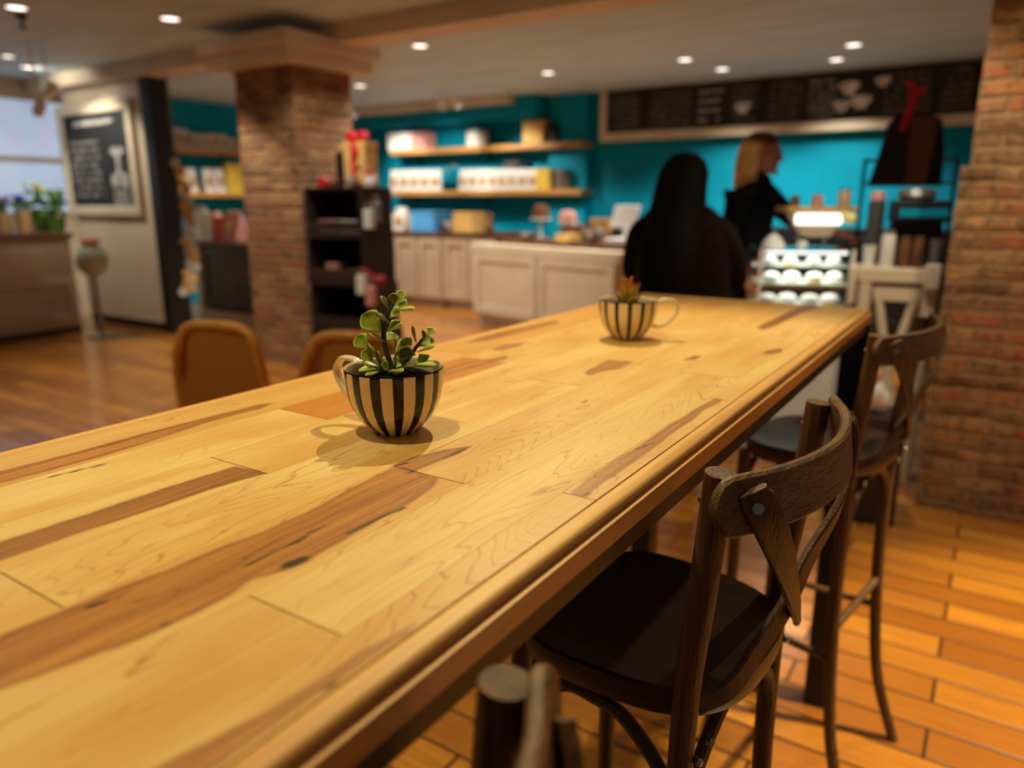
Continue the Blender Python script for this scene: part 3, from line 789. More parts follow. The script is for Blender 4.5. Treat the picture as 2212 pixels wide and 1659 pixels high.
for i, (a, c, wp, nk, dkk) in enumerate(LEAVES):
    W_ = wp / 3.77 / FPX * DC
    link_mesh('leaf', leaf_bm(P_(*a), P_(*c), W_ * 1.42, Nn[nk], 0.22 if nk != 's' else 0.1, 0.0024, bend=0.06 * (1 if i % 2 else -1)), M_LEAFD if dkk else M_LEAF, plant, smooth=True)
ros = thing('rosette_succulent', 'green rosette succulent with reddish tips in the farther striped cup', 'plant', (CUP2[0], CUP2[1], TZ + 0.056))
rr = random.Random(3)
for ring_, (n_, el, L_, w_) in enumerate(((9, 38, .036, .017), (8, 58, .045, .018), (6, 74, .05, .017), (3, 86, .048, .013))):
    for k in range(n_):
        a = 2 * PI * (k + 0.37 * ring_) / n_ + rr.uniform(-.12, .12); e = math.radians(el + rr.uniform(-5, 5)); L2 = L_ * rr.uniform(.9, 1.1)
        d = Vector((math.cos(a) * math.cos(e), math.sin(a) * math.cos(e), math.sin(e))); n = Vector((-math.cos(a) * math.sin(e), -math.sin(a) * math.sin(e), math.cos(e)))
        link_mesh('leaf', leaf_bm(d * 0.004 + Vector((0, 0, -0.001)), d * L2 + Vector((0, 0, 0.001)), w_, n, 0.22, 0.003, 'pt', 0.12), M_ROSE, ros, smooth=True)

# ------------------------------------------------------------------ cross-back bar stools
SEATZ = 0.80
def make_stool(label):
    t = thing('bar_stool', label, 'stool', (0, 0, 0), 0, 'cross-back bar stools along the table')
    # local: +x is the back, y across
    px_t, py = 0.115, 0.158
    for s in (-1, 1):
        pts = cr([(px_t, s * py, 1.066), (px_t - .012, s * (py - .004), .93), (px_t - .024, s * (py - .010), .80), (px_t - .026, s * (py - .012), .60), (px_t - .020, s * (py - .008), .40), (px_t + .002, s * (py + .002), .18), (px_t + .055, s * (py + .018), 0.0)], 7)
        b = NB(); n = len(pts); tube(b, pts, [0.0148 - 0.0025 * (i / n) for i in range(n)], 14); lg = link_mesh('rear_leg', b, M_DARKWOOD, t)
        pts = cr([(-.145, s * .115, .77), (-.150, s * .120, .60), (-.152, s * .124, .40), (-.160, s * .132, .18), (-.182, s * .146, 0.0)], 7)
        b = NB(); n = len(pts); tube(b, pts, [0.0135 - 0.002 * (i / n) for i in range(n)], 12); link_mesh('front_leg', b, M_DARKWOOD, t)
    # top rail: bent, flat, rounded ends that wrap outside the posts
    path = cr([(px_t + .006, -.187, 1.038), (px_t + .020, -.160, 1.039), (px_t + .042, -.118, 1.040), (px_t + .059, -.06, 1.041), (px_t + .065, 0, 1.042), (px_t + .059, .06, 1.042), (px_t + .043, .118, 1.044), (px_t + .022, .160, 1.046), (px_t + .010, .188, 1.049)], 10)
    nr = []
    for i, p in enumerate(path):
        tg = (path[min(i + 1, len(path) - 1)] - path[max(i - 1, 0)]).normalized(); n = tg.cross(Vector((0, 0, 1))); nr.append(n + Vector((0, 0, .12)))
    def wf(u):
        m = min(u, 1 - u) * 0.50 / 0.030
        return max(0.12, math.sqrt(max(0, 1 - (1 - min(1, m)) ** 2)))
    # denser samples at the ends for round tips
    def dense(path, nr):
        L = [0]
        for a, c in zip(path, path[1:]): L.append(L[-1] + (c - a).length)
        us = [0, .003, .008, .016, .028, .042, .06] + [0.06 + 0.88 * k / 40 for k in range(1, 40)] + [.94, .958, .972, .984, .992, .997, 1]
        P2 = []; N2 = []
        for u in us:
            s = u * L[-1]; i = max(j for j in range(len(L) - 1) if L[j] <= s + 1e-9); f = (s - L[i]) / (L[i + 1] - L[i])
            P2.append(path[i].lerp(path[i + 1], f)); N2.append(nr[i].lerp(nr[i + 1], f))
        return P2, N2, us
    P2, N2, us = dense(path, nr)
    it = iter(us); wl = {i: wf(u) for i, u in enumerate(us)}; NN = len(us)
    b = NB(); ribbon(b, P2, N2, 0.058, 0.0115, wf=lambda tt: wl[int(round(tt * (NN - 1)))])
    link_mesh('top_rail', b, M_DARKWOOD_Y, t, bevel=0.0)
    for s in (-1, 1):   # rivets through rail and post
        b = NB(); sph(b, (px_t - .016, s * .158, 1.035), .0045); link_mesh('rivet', b, M_BOLT, t, smooth=True)
    # crossed braces: bowed bentwood strips
    for s in (-1, 1):
        off = 0.0 if s < 0 else 0.0105
        raw = [(.1455, .1590, 1.056), (.1600, .1420, 1.018), (.1650, .102, .965), (.160 - off, .047, .908), (.153 - off, .0, .866), (.141 - off, -.052, .832), (.121, -.102, .808), (.100, -.136, .797)]
        pts = cr([(x, s * y, z) for x, y, z in raw], 8)
        nrm = [Vector((.42 + .58 * min(1, u * 2.2), s * .9 * max(0, 1 - 2.0 * u), .12 + .2 * u)) for u in [k / (len(pts) - 1) for k in range(len(pts))]]
        br = NB(); ribbon(br, pts, nrm, 0.035, 0.009, wf=lambda u: (1.0 - 0.38 * u) if u > 0.03 else 0.80)
        bo = link_mesh('cross_brace', br, M_DARKWOOD, t)
        b = NB(); d = Vector((.42, s * .9, .12)).normalized(); p = Vector((.1500, s * .1535, 1.040)) + d * .0045
        cyl(b, p - d * .001, p + d * .0042, .0058, n=6); cyl(b, p + d * .004, p + d * .0068, .0032, n=12); link_mesh('bolt', b, M_BOLT, bo)
    # seat with thick rounded rim
    def outline(kx, ky, n=56, ex=3.0):
        o_ = []
        for k in range(n):
            a = 2 * PI * k / n; c, s = math.cos(a), math.sin(a)
            x = math.copysign(abs(c) ** (2 / ex), c) * kx; y = math.copysign(abs(s) ** (2 / ex), s) * ky
            y *= 1.0 - 0.07 * (x / kx)
            o_.append((x - 0.018, y))
        return o_
    b = NB(); prof = [(0.0, -.008), (.55, -.0065), (.80, -.003), (.93, 0), (.97, .001), (.995, -.002), (1.0, -.008), (1.0, -.018), (.985, -.030), (.955, -.036), (.85, -.037), (0, -.037)]
    rings = []
    base = outline(.147, .152)
    for r, z in prof:
        if r == 0: rings.append([b.verts.new((-0.018, 0, SEATZ + z))])
        else: rings.append([b.verts.new(((x + .018) * r - .018, y * r, SEATZ + z)) for x, y in base])
    n = len(base)
    for a, c in zip(rings, rings[1:]):
        for k in range(n):
            k2 = (k + 1) % n
            if len(a) == 1: f = b.faces.new((a[0], c[k], c[k2]))
            elif len(c) == 1: f = b.faces.new((a[k], c[0], a[k2]))
            else: f = b.faces.new((a[k], c[k], c[k2], a[k2]))
            f.smooth = True
    link_mesh('seat', b, M_DARKSEAT, t)
    # bentwood arches below the seat on all four sides and footrests
    def arch(p, q_, up=0.0):
        p = Vector(p); q_ = Vector(q_); m = (p + q_) / 2
        c = cr([p, p.lerp(m, .18) + Vector((0, 0, .085)), p.lerp(m, .62) + Vector((0, 0, .135)), m + Vector((0, 0, .142)), q_.lerp(m, .62) + Vector((0, 0, .135)), q_.lerp(m, .18) + Vector((0, 0, .085)), q_], 6)
        b = NB(); tube(b, c, 0.0085, 8); link_mesh('arch_brace', b, M_DARKWOOD, t)
    arch((.094, -.146, .605), (-.149, -.118, .605)); arch((.094, .146, .605), (-.149, .118, .605))
    arch((.094, -.150, .60), (.094, .150, .60)); arch((-.149, -.118, .60), (-.149, .118, .60))
    for a, c, r in (((.093, -.150, .36), (-.153, -.126, .36), .0085), ((.093, .150, .36), (-.153, .126, .36), .0085), ((-.154, -.125, .27), (-.154, .125, .27), .0095), ((.094, -.149, .43), (.094, .149, .43), .0085)):
        b = NB(); cyl(b, a, c, r, n=12); link_mesh('footrest', b, M_DARKWOOD, t)
    for z in (.735, .765):
        for s in (-1, 1):
            b = NB(); sph(b, (.107 + (.012 if z > .75 else 0), s * .143, z), .0052, (1, 1, 1)); link_mesh('rivet', b, M_BOLT, t, smooth=True)
    return t
st2 = make_stool('dark oak cross-back bar stool in sharp focus, middle one beside the table')
def put(o, p1, p2=None, ang=None):
    """place by the top of the near rear post and the direction to the far one"""
    a = ang if ang is not None else -math.atan2(p2[0] - p1[0], p2[1] - p1[1])
    ca, sa = math.cos(a), math.sin(a); lx, ly = 0.115, -0.158
    o.location = (p1[0] - (lx * ca - ly * sa), p1[1] - (lx * sa + ly * ca), 0); o.rotation_euler = (0, 0, a)
put(st2, (-0.192, 0.650), (-0.168, 0.965))
st1 = dup_tree(st2, (0, 0, 0), 0, 'dark oak cross-back bar stool cut off at the bottom edge, nearest the camera', 'cross-back bar stools along the table')
put(st1, (-0.180, 0.283 - .316), ang=math.radians(1.5))
st3 = dup_tree(st2, (0, 0, 0), 0, 'dark oak cross-back bar stool at the far end of the table, blurred', 'cross-back bar stools along the table')
put(st3, (-0.176, 1.535), ang=math.radians(-9))

# ------------------------------------------------------------------ downlights
M_LAMP = plain('lamp_lens', (1, 1, 1), 0.4, emit=(1.0, 0.93, 0.84), estr=3.0)
M_TRIM = plain('lamp_trim', srgb(236, 226, 212), 0.4, 0, 0.04)
def downlight(label, x, y, power, color=WARM2, size=0.05, ang=110, aim=None, z=ZC, blend=0.5, rad=0.035):
    t = thing('recessed_downlight', label, 'ceiling light', (x, y, z - 0.012), 0, 'recessed ceiling downlights')
    b = NB(); lathe(b, [(size, 0.012), (size * 1.35, 0.012), (size * 1.35, 0.004), (size * 1.02, 0.0), (size, 0.004), (size, .012)], 24); link_mesh('trim_ring', b, M_TRIM, t, smooth=True)
    b = NB(); lathe(b, [(0, 0.006), (size * 0.98, 0.006), (size * 0.98, 0.010), (0, 0.010)], 24); link_mesh('lens', b, M_LAMP, t, smooth=True)
    l = bpy.data.lights.new('lamp', 'SPOT'); l.energy = power; l.color = color; l.spot_size = math.radians(ang); l.spot_blend = blend; l.shadow_soft_size = rad
    o = bpy.data.objects.new('lamp', l); COL.objects.link(o); o.parent = t; o.location = (0, 0, -0.03)
    if aim:
        d = (Vector(aim) - Vector((x, y, z - 0.04))).normalized(); o.rotation_euler = d.to_track_quat('-Z', 'Y').to_euler()
    return t
downlight('recessed downlight in the ceiling above the table, over the farther cup', -0.96, 1.78, 108, WARM, ang=76, aim=(-0.50, 0.66, 1.07), rad=0.012)
downlight('recessed downlight in the ceiling above the table, over the nearer cup', -0.72, 0.36, 46, WARM, ang=96, aim=(-0.55, 0.45, 1.07), rad=0.018)
for lab, px, py, pw in (
    ('larger blurred downlight at the top left corner, near the dark sprinkler', 35, 14, 70), ('blurred downlight in front of the beam, above the pillar capital', 367, 38, 95),
    ('blurred downlight just behind the ceiling beam, highest of those behind it', 907, 97, 135), ('blurred downlight beside the top of the brick pillar', 778, 184, 150),
    ('blurred downlight over the middle of the teal shelves', 1184, 156, 150), ('left-hand downlight above the long menu board', 1480, 127, 125),
    ('small downlight right beside the menu board edge, left pair', 1560, 148, 105), ('downlight nearest the right brick pillar', 1844, 95, 125),
    ('downlight just left of the one nearest the right brick pillar', 1807, 127, 105)):
    p = atz(px, py, ZC); downlight(lab, p.x, p.y, pw, WARM2, size=0.062, ang=120 if px > 500 else 84, rad=0.05)
downlight('recessed downlight over the floor right of the stools', 0.85, 2.1, 560, WARM, ang=62, aim=(0.75, 2.05, 0), rad=0.03)
downlight('added fill lamp in the ceiling over the white side table', -.62, 3.0, 60, WARM2, ang=64, aim=(-.45, 3.75, .9), rad=0.03)  # fill lamp added to brighten the cream front of the side table
downlight('added fill lamp in the ceiling aimed at the crate display tower', -3.7, 3.3, 70, WARM2, ang=80, aim=(-4.1, 4.1, 1.3), rad=0.03)  # extra lamp put in to light the tower and its gift boxes
downlight('added fill lamp in the ceiling close to the right brick pillar', 0.25, 2.75, 60, WARM, ang=120, rad=0.03)  # invented lamp, brings up the brick of the right pillar
downlight('recessed downlight over the floor behind the camera', -2.2, 0.2, 45, WARM, ang=120, rad=0.04)
downlight('recessed downlight over the open floor left of the table', -3.6, 2.2, 55, WARM, ang=110, rad=0.04)
# track lights near the teal shelves
def tracklight(label, px, py, Y, aim, power, z=None):
    p = aty(px, py, Y)
    t = thing('track_spotlight', label, 'spotlight', p, 0, 'track spotlights by the teal shelves')
    d = (Vector(aim) - p).normalized()
    b = NB(); cyl(b, -d * 0.13, d * 0.0, 0.045, n=16); link_mesh('lamp_head', b, M_TRIM, t)
    b = NB(); cyl(b, d * 0.0, d * 0.006, 0.040, n=16); link_mesh('lens', b, M_LAMP, t)
    b = NB(); cyl(b, -d * 0.06, Vector((0, 0, ZC - p.z)), 0.009, n=8); link_mesh('stem', b, M_TRIM, t)
    l = bpy.data.lights.new('lamp', 'SPOT'); l.energy = power; l.color = WARM2; l.spot_size = math.radians(75); l.spot_blend = 0.7; l.shadow_soft_size = 0.04
    o = bpy.data.objects.new('lamp', l); COL.objects.link(o); o.parent = t; o.location = d * 0.02; o.rotation_euler = d.to_track_quat('-Z', 'Y').to_euler()
tracklight('track spotlight left, beside the brick pillar', 765, 250, 7.4, (-7.2, 8.5, 1.5), 80)
tracklight('bright track spotlight, left one of the pair before the teal bulkhead', 955, 232, 7.4, (-6.6, 8.5, 1.4), 95)
tracklight('dimmer track spotlight, right one of the pair before the teal bulkhead', 990, 228, 7.4, (-5.2, 8.5, 1.3), 85)
tracklight('small spotlight over the shop window at far left', 104, 206, 3.6, (-9.0, 3.6, 1.0), 20)
tracklight('spotlight hanging low in front of the window at far left', 82, 243, 3.4, (-9.0, 3.9, 1.2), 20)
# wash on the beam at left comes from a lamp beside it
downlight('recessed downlight lighting the beam at far left', -8.2, 3.9, 7, WARM2, size=0.05, ang=130, aim=(-8.2, 4.3, 2.4), rad=0.03)
downlight('added fill lamp washing the white partition with the chalkboard', -7.75, 3.55, 75, WARM2, size=0.05, ang=80, aim=(-7.8, 4.42, 1.5), rad=0.04)  # lamp added because the partition came out too dark
downlight('added fill lamp over the left alcove behind the black post', -7.6, 6.2, 110, WARM2, size=0.05, ang=130, rad=0.04)  # added lamp, lifts the dark goods on the alcove shelves
b = NB(); cyl(b, (0, 0, 0), (0, 0, .03), .04, n=12); cyl(b, (0, 0, -.06), (0, 0, 0), .012, n=8); cyl(b, (0, 0, -.065), (0, 0, -.06), .03, n=12)
p = atz(45, 30, ZC); spk = link_mesh('sprinkler_head', b, M_BLACKP); spk.location = (p.x, p.y, ZC - .03); setp(spk, 'small dark sprinkler head on the ceiling at the upper left corner', 'sprinkler')

# ------------------------------------------------------------------ shop background
def panel_front(bm, a, c, y, depth, rail=0.07):
    """raised rails around a recessed panel on a face looking to -y"""
    x0, z0 = a; x1, z1 = c
    box2(bm, (x0, y - depth, z0), (x0 + rail, y, z1)); box2(bm, (x1 - rail, y - depth, z0), (x1, y, z1))
    box2(bm, (x0 + rail, y - depth, z0), (x1 - rail, y, z0 + rail)); box2(bm, (x0 + rail, y - depth, z1 - rail), (x1 - rail, y, z1))
def cabinet(name, label, x0, x1, y0, depth, h, ndoor, mat, rz=0.0, loc=None, toe=0.08):
    t = thing(name, label, 'cabinet', loc or ((x0 + x1) / 2, y0, 0), rz)
    w_ = x1 - x0
    b = NB(); box2(b, (-w_ / 2, 0, toe), (w_ / 2, depth, h)); box2(b, (-w_ / 2 + .04, .05, 0), (w_ / 2 - .04, depth, toe)); link_mesh('carcass', b, mat, t)
    dw = w_ / ndoor
    for k in range(ndoor):
        b = NB(); a = -w_ / 2 + k * dw + .012
        box2(b, (a, -.014, toe + .03), (a + dw - .024, -.0005, h - .03)); panel_front(b, (a, toe + .03), (a + dw - .024, h - .03), -.014, .02, 0.09); link_mesh('door', b, mat, t, bevel=.004)
    return t
for k, (a, c) in enumerate(((-7.55, -6.75), (-6.74, -5.94), (-5.93, -5.1))):
    cabinet('base_cabinet', ('beige panelled base cabinet below the teal shelves, ' + ('left of three', 'middle of three', 'right of three')[k]), a, c, 7.5, .62, .90, 2, M_CREAM2)
b = NB(); box2(b, (-7.6, 7.46, .901), (-5.0, 8.14, .945)); o = link_mesh('worktop', b, M_BROWNTOP); setp(o, 'brown wooden worktop running below the two teal wall shelves', 'worktop')
pl, pr = atz(1025, 525, .88), atz(1335, 545, .88)
ia = math.atan2(pr.y - pl.y, pr.x - pl.x); ic = (pl + pr) / 2; iw = (pr - pl).length
isl = cabinet('island_counter', 'cream panelled counter with thick lit top behind the farther cup', -iw / 2, iw / 2, 0, .6, .82, 2, M_CREAM, rz=ia, loc=(ic.x, ic.y, 0), toe=.1)
b = NB(); box2(b, (-iw / 2 - .03, -.04, .78), (iw / 2 + .03, -.001, .88)); box2(b, (-iw / 2 - .03, -.001, .8205), (iw / 2 + .03, .14, .88)); link_mesh('counter_ledge', b, M_CREAM, isl, bevel=.008)
b = NB(); box2(b, (-iw / 2 + .25, .145, .8205), (iw / 2 + .3, .72, .93)); link_mesh('brown_top', b, M_BROWNTOP, isl)

# wall shelves ---------------------------------------------------------
def wshelf(label, x0, x1, z, y0=8.28, y1=8.6):
    t = thing('wall_shelf', label, 'shelf', ((x0 + x1) / 2, y1, z))
    w_ = x1 - x0
    b = NB(); box2(b, (-w_ / 2, y0 - y1, -.035), (w_ / 2, -.002, .03)); link_mesh('shelf_board', b, M_PINE, t, bevel=.004)
    for s in (-.8, 0, .8):
        b = NB(); box2(b, (s * w_ / 2 - .012, y0 - y1 + .06, -.06), (s * w_ / 2 + .012, -.002, -.0355)); box2(b, (s * w_ / 2 - .012, -.03, -.16), (s * w_ / 2 + .012, -.002, -.06)); link_mesh('bracket', b, M_BLACKP, t)
    return t
zU = aty(1050, 320, 8.28).z; zL = aty(1050, 416, 8.28).z
wshelf('upper pine shelf on the teal back wall', aty(842, 325, 8.28).x, aty(1256, 315, 8.28).x, zU)
wshelf('lower pine shelf on the teal back wall, full of white pouches', aty(838, 420, 8.28).x, aty(1254, 412, 8.28).x, zL)
ordn = ['first', 'second', 'third', 'fourth', 'fifth', 'sixth', 'seventh', 'eighth', 'ninth', 'tenth', 'eleventh', 'twelfth', 'thirteenth', 'fourteenth', 'fifteenth', 'sixteenth']
def place_item(kind, label, cat, x, y, z, w_, h, mat, group=None, d=None, lid=None, rz=0.0):
    d = d or w_
    t = thing(kind, label, cat, (x, y, z), rz, group)
    b = NB()
    if kind in ('pouch',):
        v = box(b, (0, 0, h / 2), (w_, d, h))
        for q_ in v:
            if q_.co.z > h * .9: q_.co.y *= 0.12
        link_mesh('pouch_body', b, mat, t, bevel=min(w_, h) * .06)
        b = NB(); box2(b, (-w_ * .30, -d * .52 - .002, h * .25), (w_ * .30, -d * .40, h * .62)); link_mesh('pouch_label', b, M_KRAFT, t)
    elif kind in ('jar', 'glass_jar', 'canister', 'bottle', 'vase', 'urn', 'dispenser', 'cup_stack', 'paper_cup'):
        r = w_ / 2
        if kind == 'bottle': prof = [(0, 0), (r * .95, 0), (r, .02), (r, h * .6), (r * .35, h * .78), (r * .3, h * .93), (0, h * .93)]
        elif kind == 'vase': prof = [(0, 0), (r * .6, 0), (r, h * .35), (r * .9, h * .6), (r * .5, h * .8), (r * .65, h * .95), (0, h * .93)]
        elif kind in ('paper_cup', 'cup_stack'): prof = [(0, 0), (r * .72, 0), (r, h * .97), (r * .92, h * .97), (0, h * .9)]
        else: prof = [(0, 0), (r * .92, 0), (r, h * .05), (r, h * .80), (r * .85, h * .88), (0, h * .88)]
        lathe(b, prof, 20); link_mesh('body', b, mat, t, smooth=False)
        b = NB(); rt = {'bottle': .36, 'vase': .55}.get(kind, .9) * r; lathe(b, [(0, h * .885), (rt, h * .885), (rt, h * .97), (rt * .5, h), (0, h)], 18); link_mesh('lid', b, lid or M_GREY, t)
    elif kind in ('bowl', 'serving_dish'):
        r = w_ / 2; lathe(b, [(0, 0), (r * .45, 0), (r * .5, .01), (r * .85, h * .5), (r, h), (r * .94, h), (r * .6, h * .3), (0, h * .25)], 24); link_mesh('bowl_body', b, mat, t)
    elif kind == 'cake_stand':
        r = w_ / 2; lathe(b, [(0, 0), (r * .5, 0), (r * .5, .012), (r * .12, .04), (r * .1, h * .5), (r * .3, h * .56), (r, h * .57), (r, h * .62), (0, h * .62)], 24); link_mesh('stand_body', b, M_GLAZE, t)
        b = NB(); lathe(b, [(0, h * .625), (r * .78, h * .625), (r * .82, h * .8), (r * .6, h * .97), (0, h)], 20); link_mesh('cake', b, mat, t)
    elif kind == 'basket':
        v = box(b, (0, 0, h * .4), (w_, d, h * .8));
        for q_ in v:
            if q_.co.z < h * .1: q_.co.x *= .8; q_.co.y *= .8
        link_mesh('basket_body', b, mat, t, bevel=.01)
        b = NB(); tube(b, cr([(-w_ / 2 * .9, 0, h * .7), (-w_ * .4, 0, h * .95), (0, 0, h * 1.05), (w_ * .4, 0, h * .95), (w_ / 2 * .9, 0, h * .7)], 4), .008, 6); link_mesh('handle', b, mat, t)
    else:   # boxes
        box(b, (0, 0, h * .42), (w_, d, h * .84)); link_mesh('box_body', b, mat, t, bevel=.004)
        b = NB(); box(b, (0, 0, h * .9), (w_ * 1.04, d * 1.04, h * .15)); link_mesh('lid', b, lid or mat, t, bevel=.004)
    return t
def item(kind, label, cat, x0, x1, y0, y1, Y, mat, zbase=None, **k):
    """thing standing at depth Y whose outline spans these picture columns/rows"""
    a = aty((x0 + x1) / 2, y1, Y); xl, xr = aty(x0, y1, Y).x, aty(x1, y1, Y).x
    h = aty((x0 + x1) / 2, y0, Y).z - a.z
    z = zbase if zbase is not None else a.z
    return place_item(kind, label, cat, a.x, Y, z, abs(xr - xl), h, mat, **k)
SH = zU + .0305; SL = zL + .0305; WT = .9455
for k, (a, c, m) in enumerate(((848, 872, M_WHITE), (874, 900, M_WHITE), (902, 930, M_PINK))):
    item('gift_box', 'pale box on the upper teal shelf, %s from the left' % ordn[k], 'box', a, c, 276, 314, 8.42, m, SH, group='pale boxes on the upper shelf')
item('canister', 'pale canister in the middle of the upper teal shelf', 'canister', 1012, 1052, 270, 308, 8.42, M_GLAZE, SH)
item('display_box', 'golden cutting-board box at the right of the upper teal shelf', 'box', 1142, 1184, 252, 302, 8.42, M_TAN, SH)
item('display_box', 'black box beside the golden one on the upper teal shelf', 'box', 1187, 1204, 256, 302, 8.42, M_BLACKP, SH)
xs = [846, 868, 890, 912, 934, 994, 1015, 1036, 1057, 1078, 1099, 1120, 1141]
for k, a in enumerate(xs):
    item('pouch', 'white stand-up pouch on the lower teal shelf, %s from the left' % ordn[k], 'pouch', a, a + 20, 366, 412, 8.36, M_WHITE, SL, group='white pouches on the lower teal shelf', d=.09)
item('glass_jar', 'clear jar between the white pouches, left one', 'jar', 957, 970, 352, 400, 8.40, M_GLASS, SL)
item('glass_jar', 'taller clear jar between the white pouches, right one', 'jar', 973, 989, 342, 400, 8.40, M_GLASS, SL)
item('bowl', 'grey bowl on the pouches end of the lower teal shelf', 'bowl', 1090, 1140, 342, 366, 8.52, M_GREY, SL + .22)
item('display_box', 'yellow box at the right of the lower teal shelf', 'box', 1165, 1196, 352, 398, 8.40, M_YEL, SL)
item('canister', 'round grey canister beside the yellow box on the lower teal shelf', 'canister', 1199, 1232, 356, 400, 8.40, M_GREY, SL)
# things on the brown worktop
WI = [('canister', 'white canister at the left end of the brown worktop', 'canister', 832, 856, 452, 492, M_GLAZE), ('pouch', 'white pouch next to the left canister on the worktop', 'pouch', 858, 880, 440, 490, M_WHITE),
      ('canister', 'tan canister left of the blue box', 'canister', 884, 900, 446, 488, M_TAN), ('gift_box', 'bright blue box standing on the brown worktop', 'box', 907, 958, 447, 492, M_BLUE),
      ('bowl', 'white bowl right of the blue box on the worktop', 'bowl', 962, 992, 474, 497, M_GLAZE), ('gift_box', 'tan carton on the worktop right of the white bowl', 'box', 994, 1034, 452, 497, M_TAN),
      ('pouch', 'brown pouch behind the tan carton', 'pouch', 1052, 1064, 456, 498, M_BROWN)]
for n_, l_, c_, a, c, t0, t1, m in WI: item(n_, l_, c_, a, c, t0, t1, 7.66 + (.14 if 'behind' in l_ else 0), m, WT)
# things on the island's brown top (positions in its own frame)
def isl_pt(u, v, z): return isl.matrix_basis @ Vector((u, v, z))
IT = .9305
for k, (n_, l_, c_, u, v, w_, h, m) in enumerate((
    ('cake_stand', 'white cake stand with brown cake on the left of the island top', 'cake stand', -.40, .40, .22, .36, M_BROWN),
    ('cake_stand', 'white cake stand with pale cake beside the brown one on the island', 'cake stand', -.12, .52, .22, .30, M_PINK),
    ('serving_dish', 'grey serving dish on the island top', 'dish', -.42, .25, .2, .07, M_GREY),
    ('basket', 'brown basket at the middle of the island top', 'basket', .08, .40, .2, .2, M_BROWN),
    ('gift_box', 'low tan carton in front of the basket on the island', 'box', .20, .21, .18, .08, M_TAN),
    ('serving_dish', 'wide copper bowl at the back of the island top', 'dish', .30, .58, .24, .22, M_TAN),
    ('bowl', 'pale grey bowl left of the white till', 'bowl', .45, .30, .22, .14, M_GREY),
    ('gift_box', 'flat pink carton at the right end of the island top', 'box', 1.06, .40, .26, .09, M_PINK))):
    p = isl_pt(u, v, IT); place_item(n_, l_, c_, p.x, p.y, IT, w_, h, m, rz=ia)
# white till
p = isl_pt(.74, .40, IT); tl = thing('till', 'white card till with tilted screen at the right of the island', 'till', (p.x, p.y, IT), ia)
b = NB(); box2(b, (-.14, -.12, 0), (.14, .14, .05)); link_mesh('till_base', b, M_WHITE, tl, bevel=.01)
b = NB(); cyl(b, (0, .04, .05), (0, .04, .17), .03); link_mesh('till_neck', b, M_WHITE, tl)
b = NB(); box2(b, (-.15, -.012, -.11), (.15, .012, .11)); bmesh.ops.transform(b, matrix=Matrix.Translation((0, .02, .25)) @ Matrix.Rotation(-.35, 4, 'X'), verts=b.verts); link_mesh('screen', b, M_WHITE, tl, bevel=.01)

# dark back counter under the menu board
bk = cabinet('back_counter', 'dark back counter along the teal wall under the menu board', -4.2, 1.4, 7.9, .69, aty(1345, 487, 7.9).z - .04, 6, M_BLACKP)
b = NB(); box2(b, (-2.82, -.03, aty(1345, 487, 7.9).z - .0395), (2.82, .69, aty(1345, 487, 7.9).z)); link_mesh('counter_top', b, M_BLACKP, bk)

# long menu board on the teal wall -----------------------------------------
mx0, mx1 = aty(1312, 250, 8.5).x, aty(2080, 200, 8.5).x + 1.2
mz0 = aty(1600, 272, 8.5).z; mz1 = ZC - .01
mb = thing('menu_board', 'very long black chalk menu board with white frame under the ceiling', 'menu board', (mx0, 8.5, mz0))
b = NB(); box2(b, (0, .0, 0), (mx1 - mx0, .05, mz1 - mz0)); link_mesh('board', b, M_CHALK, mb)
b = NB(); box2(b, (-.09, -.03, -.10), (mx1 - mx0, .06, 0)); box2(b, (-.09, -.03, 0), (0, .06, mz1 - mz0)); link_mesh('board_frame', b, M_CREAM, mb, bevel=.008)
hh = mz1 - mz0
segs = [(.06, .35, 6, M_CHALKG), (.55, .50, 6, M_CHALKG), (1.12, .26, 4, M_CHALKW), (1.5, .28, 6, M_CHALKG), (1.9, .32, 7, M_CHALKG), (2.3, .26, 6, M_CHALKW), (3.0, .42, 6, M_CHALKG), (3.5, .25, 6, M_CHALKG), (3.85, .45, 5, M_CHALKW)]
for k, (a, ww, rows, m) in enumerate(segs):
    b = NB(); strokes(b, Vector((a, -.003, hh * .07)), X, Z, ww, hh * .84, rows, Vector((0, 0, 0)), .92, 20 + k); link_mesh('chalk_column', b, m, mb)['kind'] = 'stuff'
b = NB()
for (x, z, r) in ((2.68, .30, .10), (2.62, .13, .085), (2.80, .16, .10), (2.98, .34, .07), (1.62, .18, .09)):
    lathe(b, [(0, 0), (r * .5, 0), (r * .55, r * .3), (r * .95, r * .7), (r, r * 1.1), (r * .5, r * 1.25), (0, r * 1.3)], 14, (x, 0, z - r * .6))
bmesh.ops.transform(b, matrix=Matrix.Translation((0, -.004, 0)) @ Matrix.Diagonal((1, .02, 1, 1)), verts=b.verts); link_mesh('chalk_drawing', b, M_CHALKW, mb)['kind'] = 'stuff'

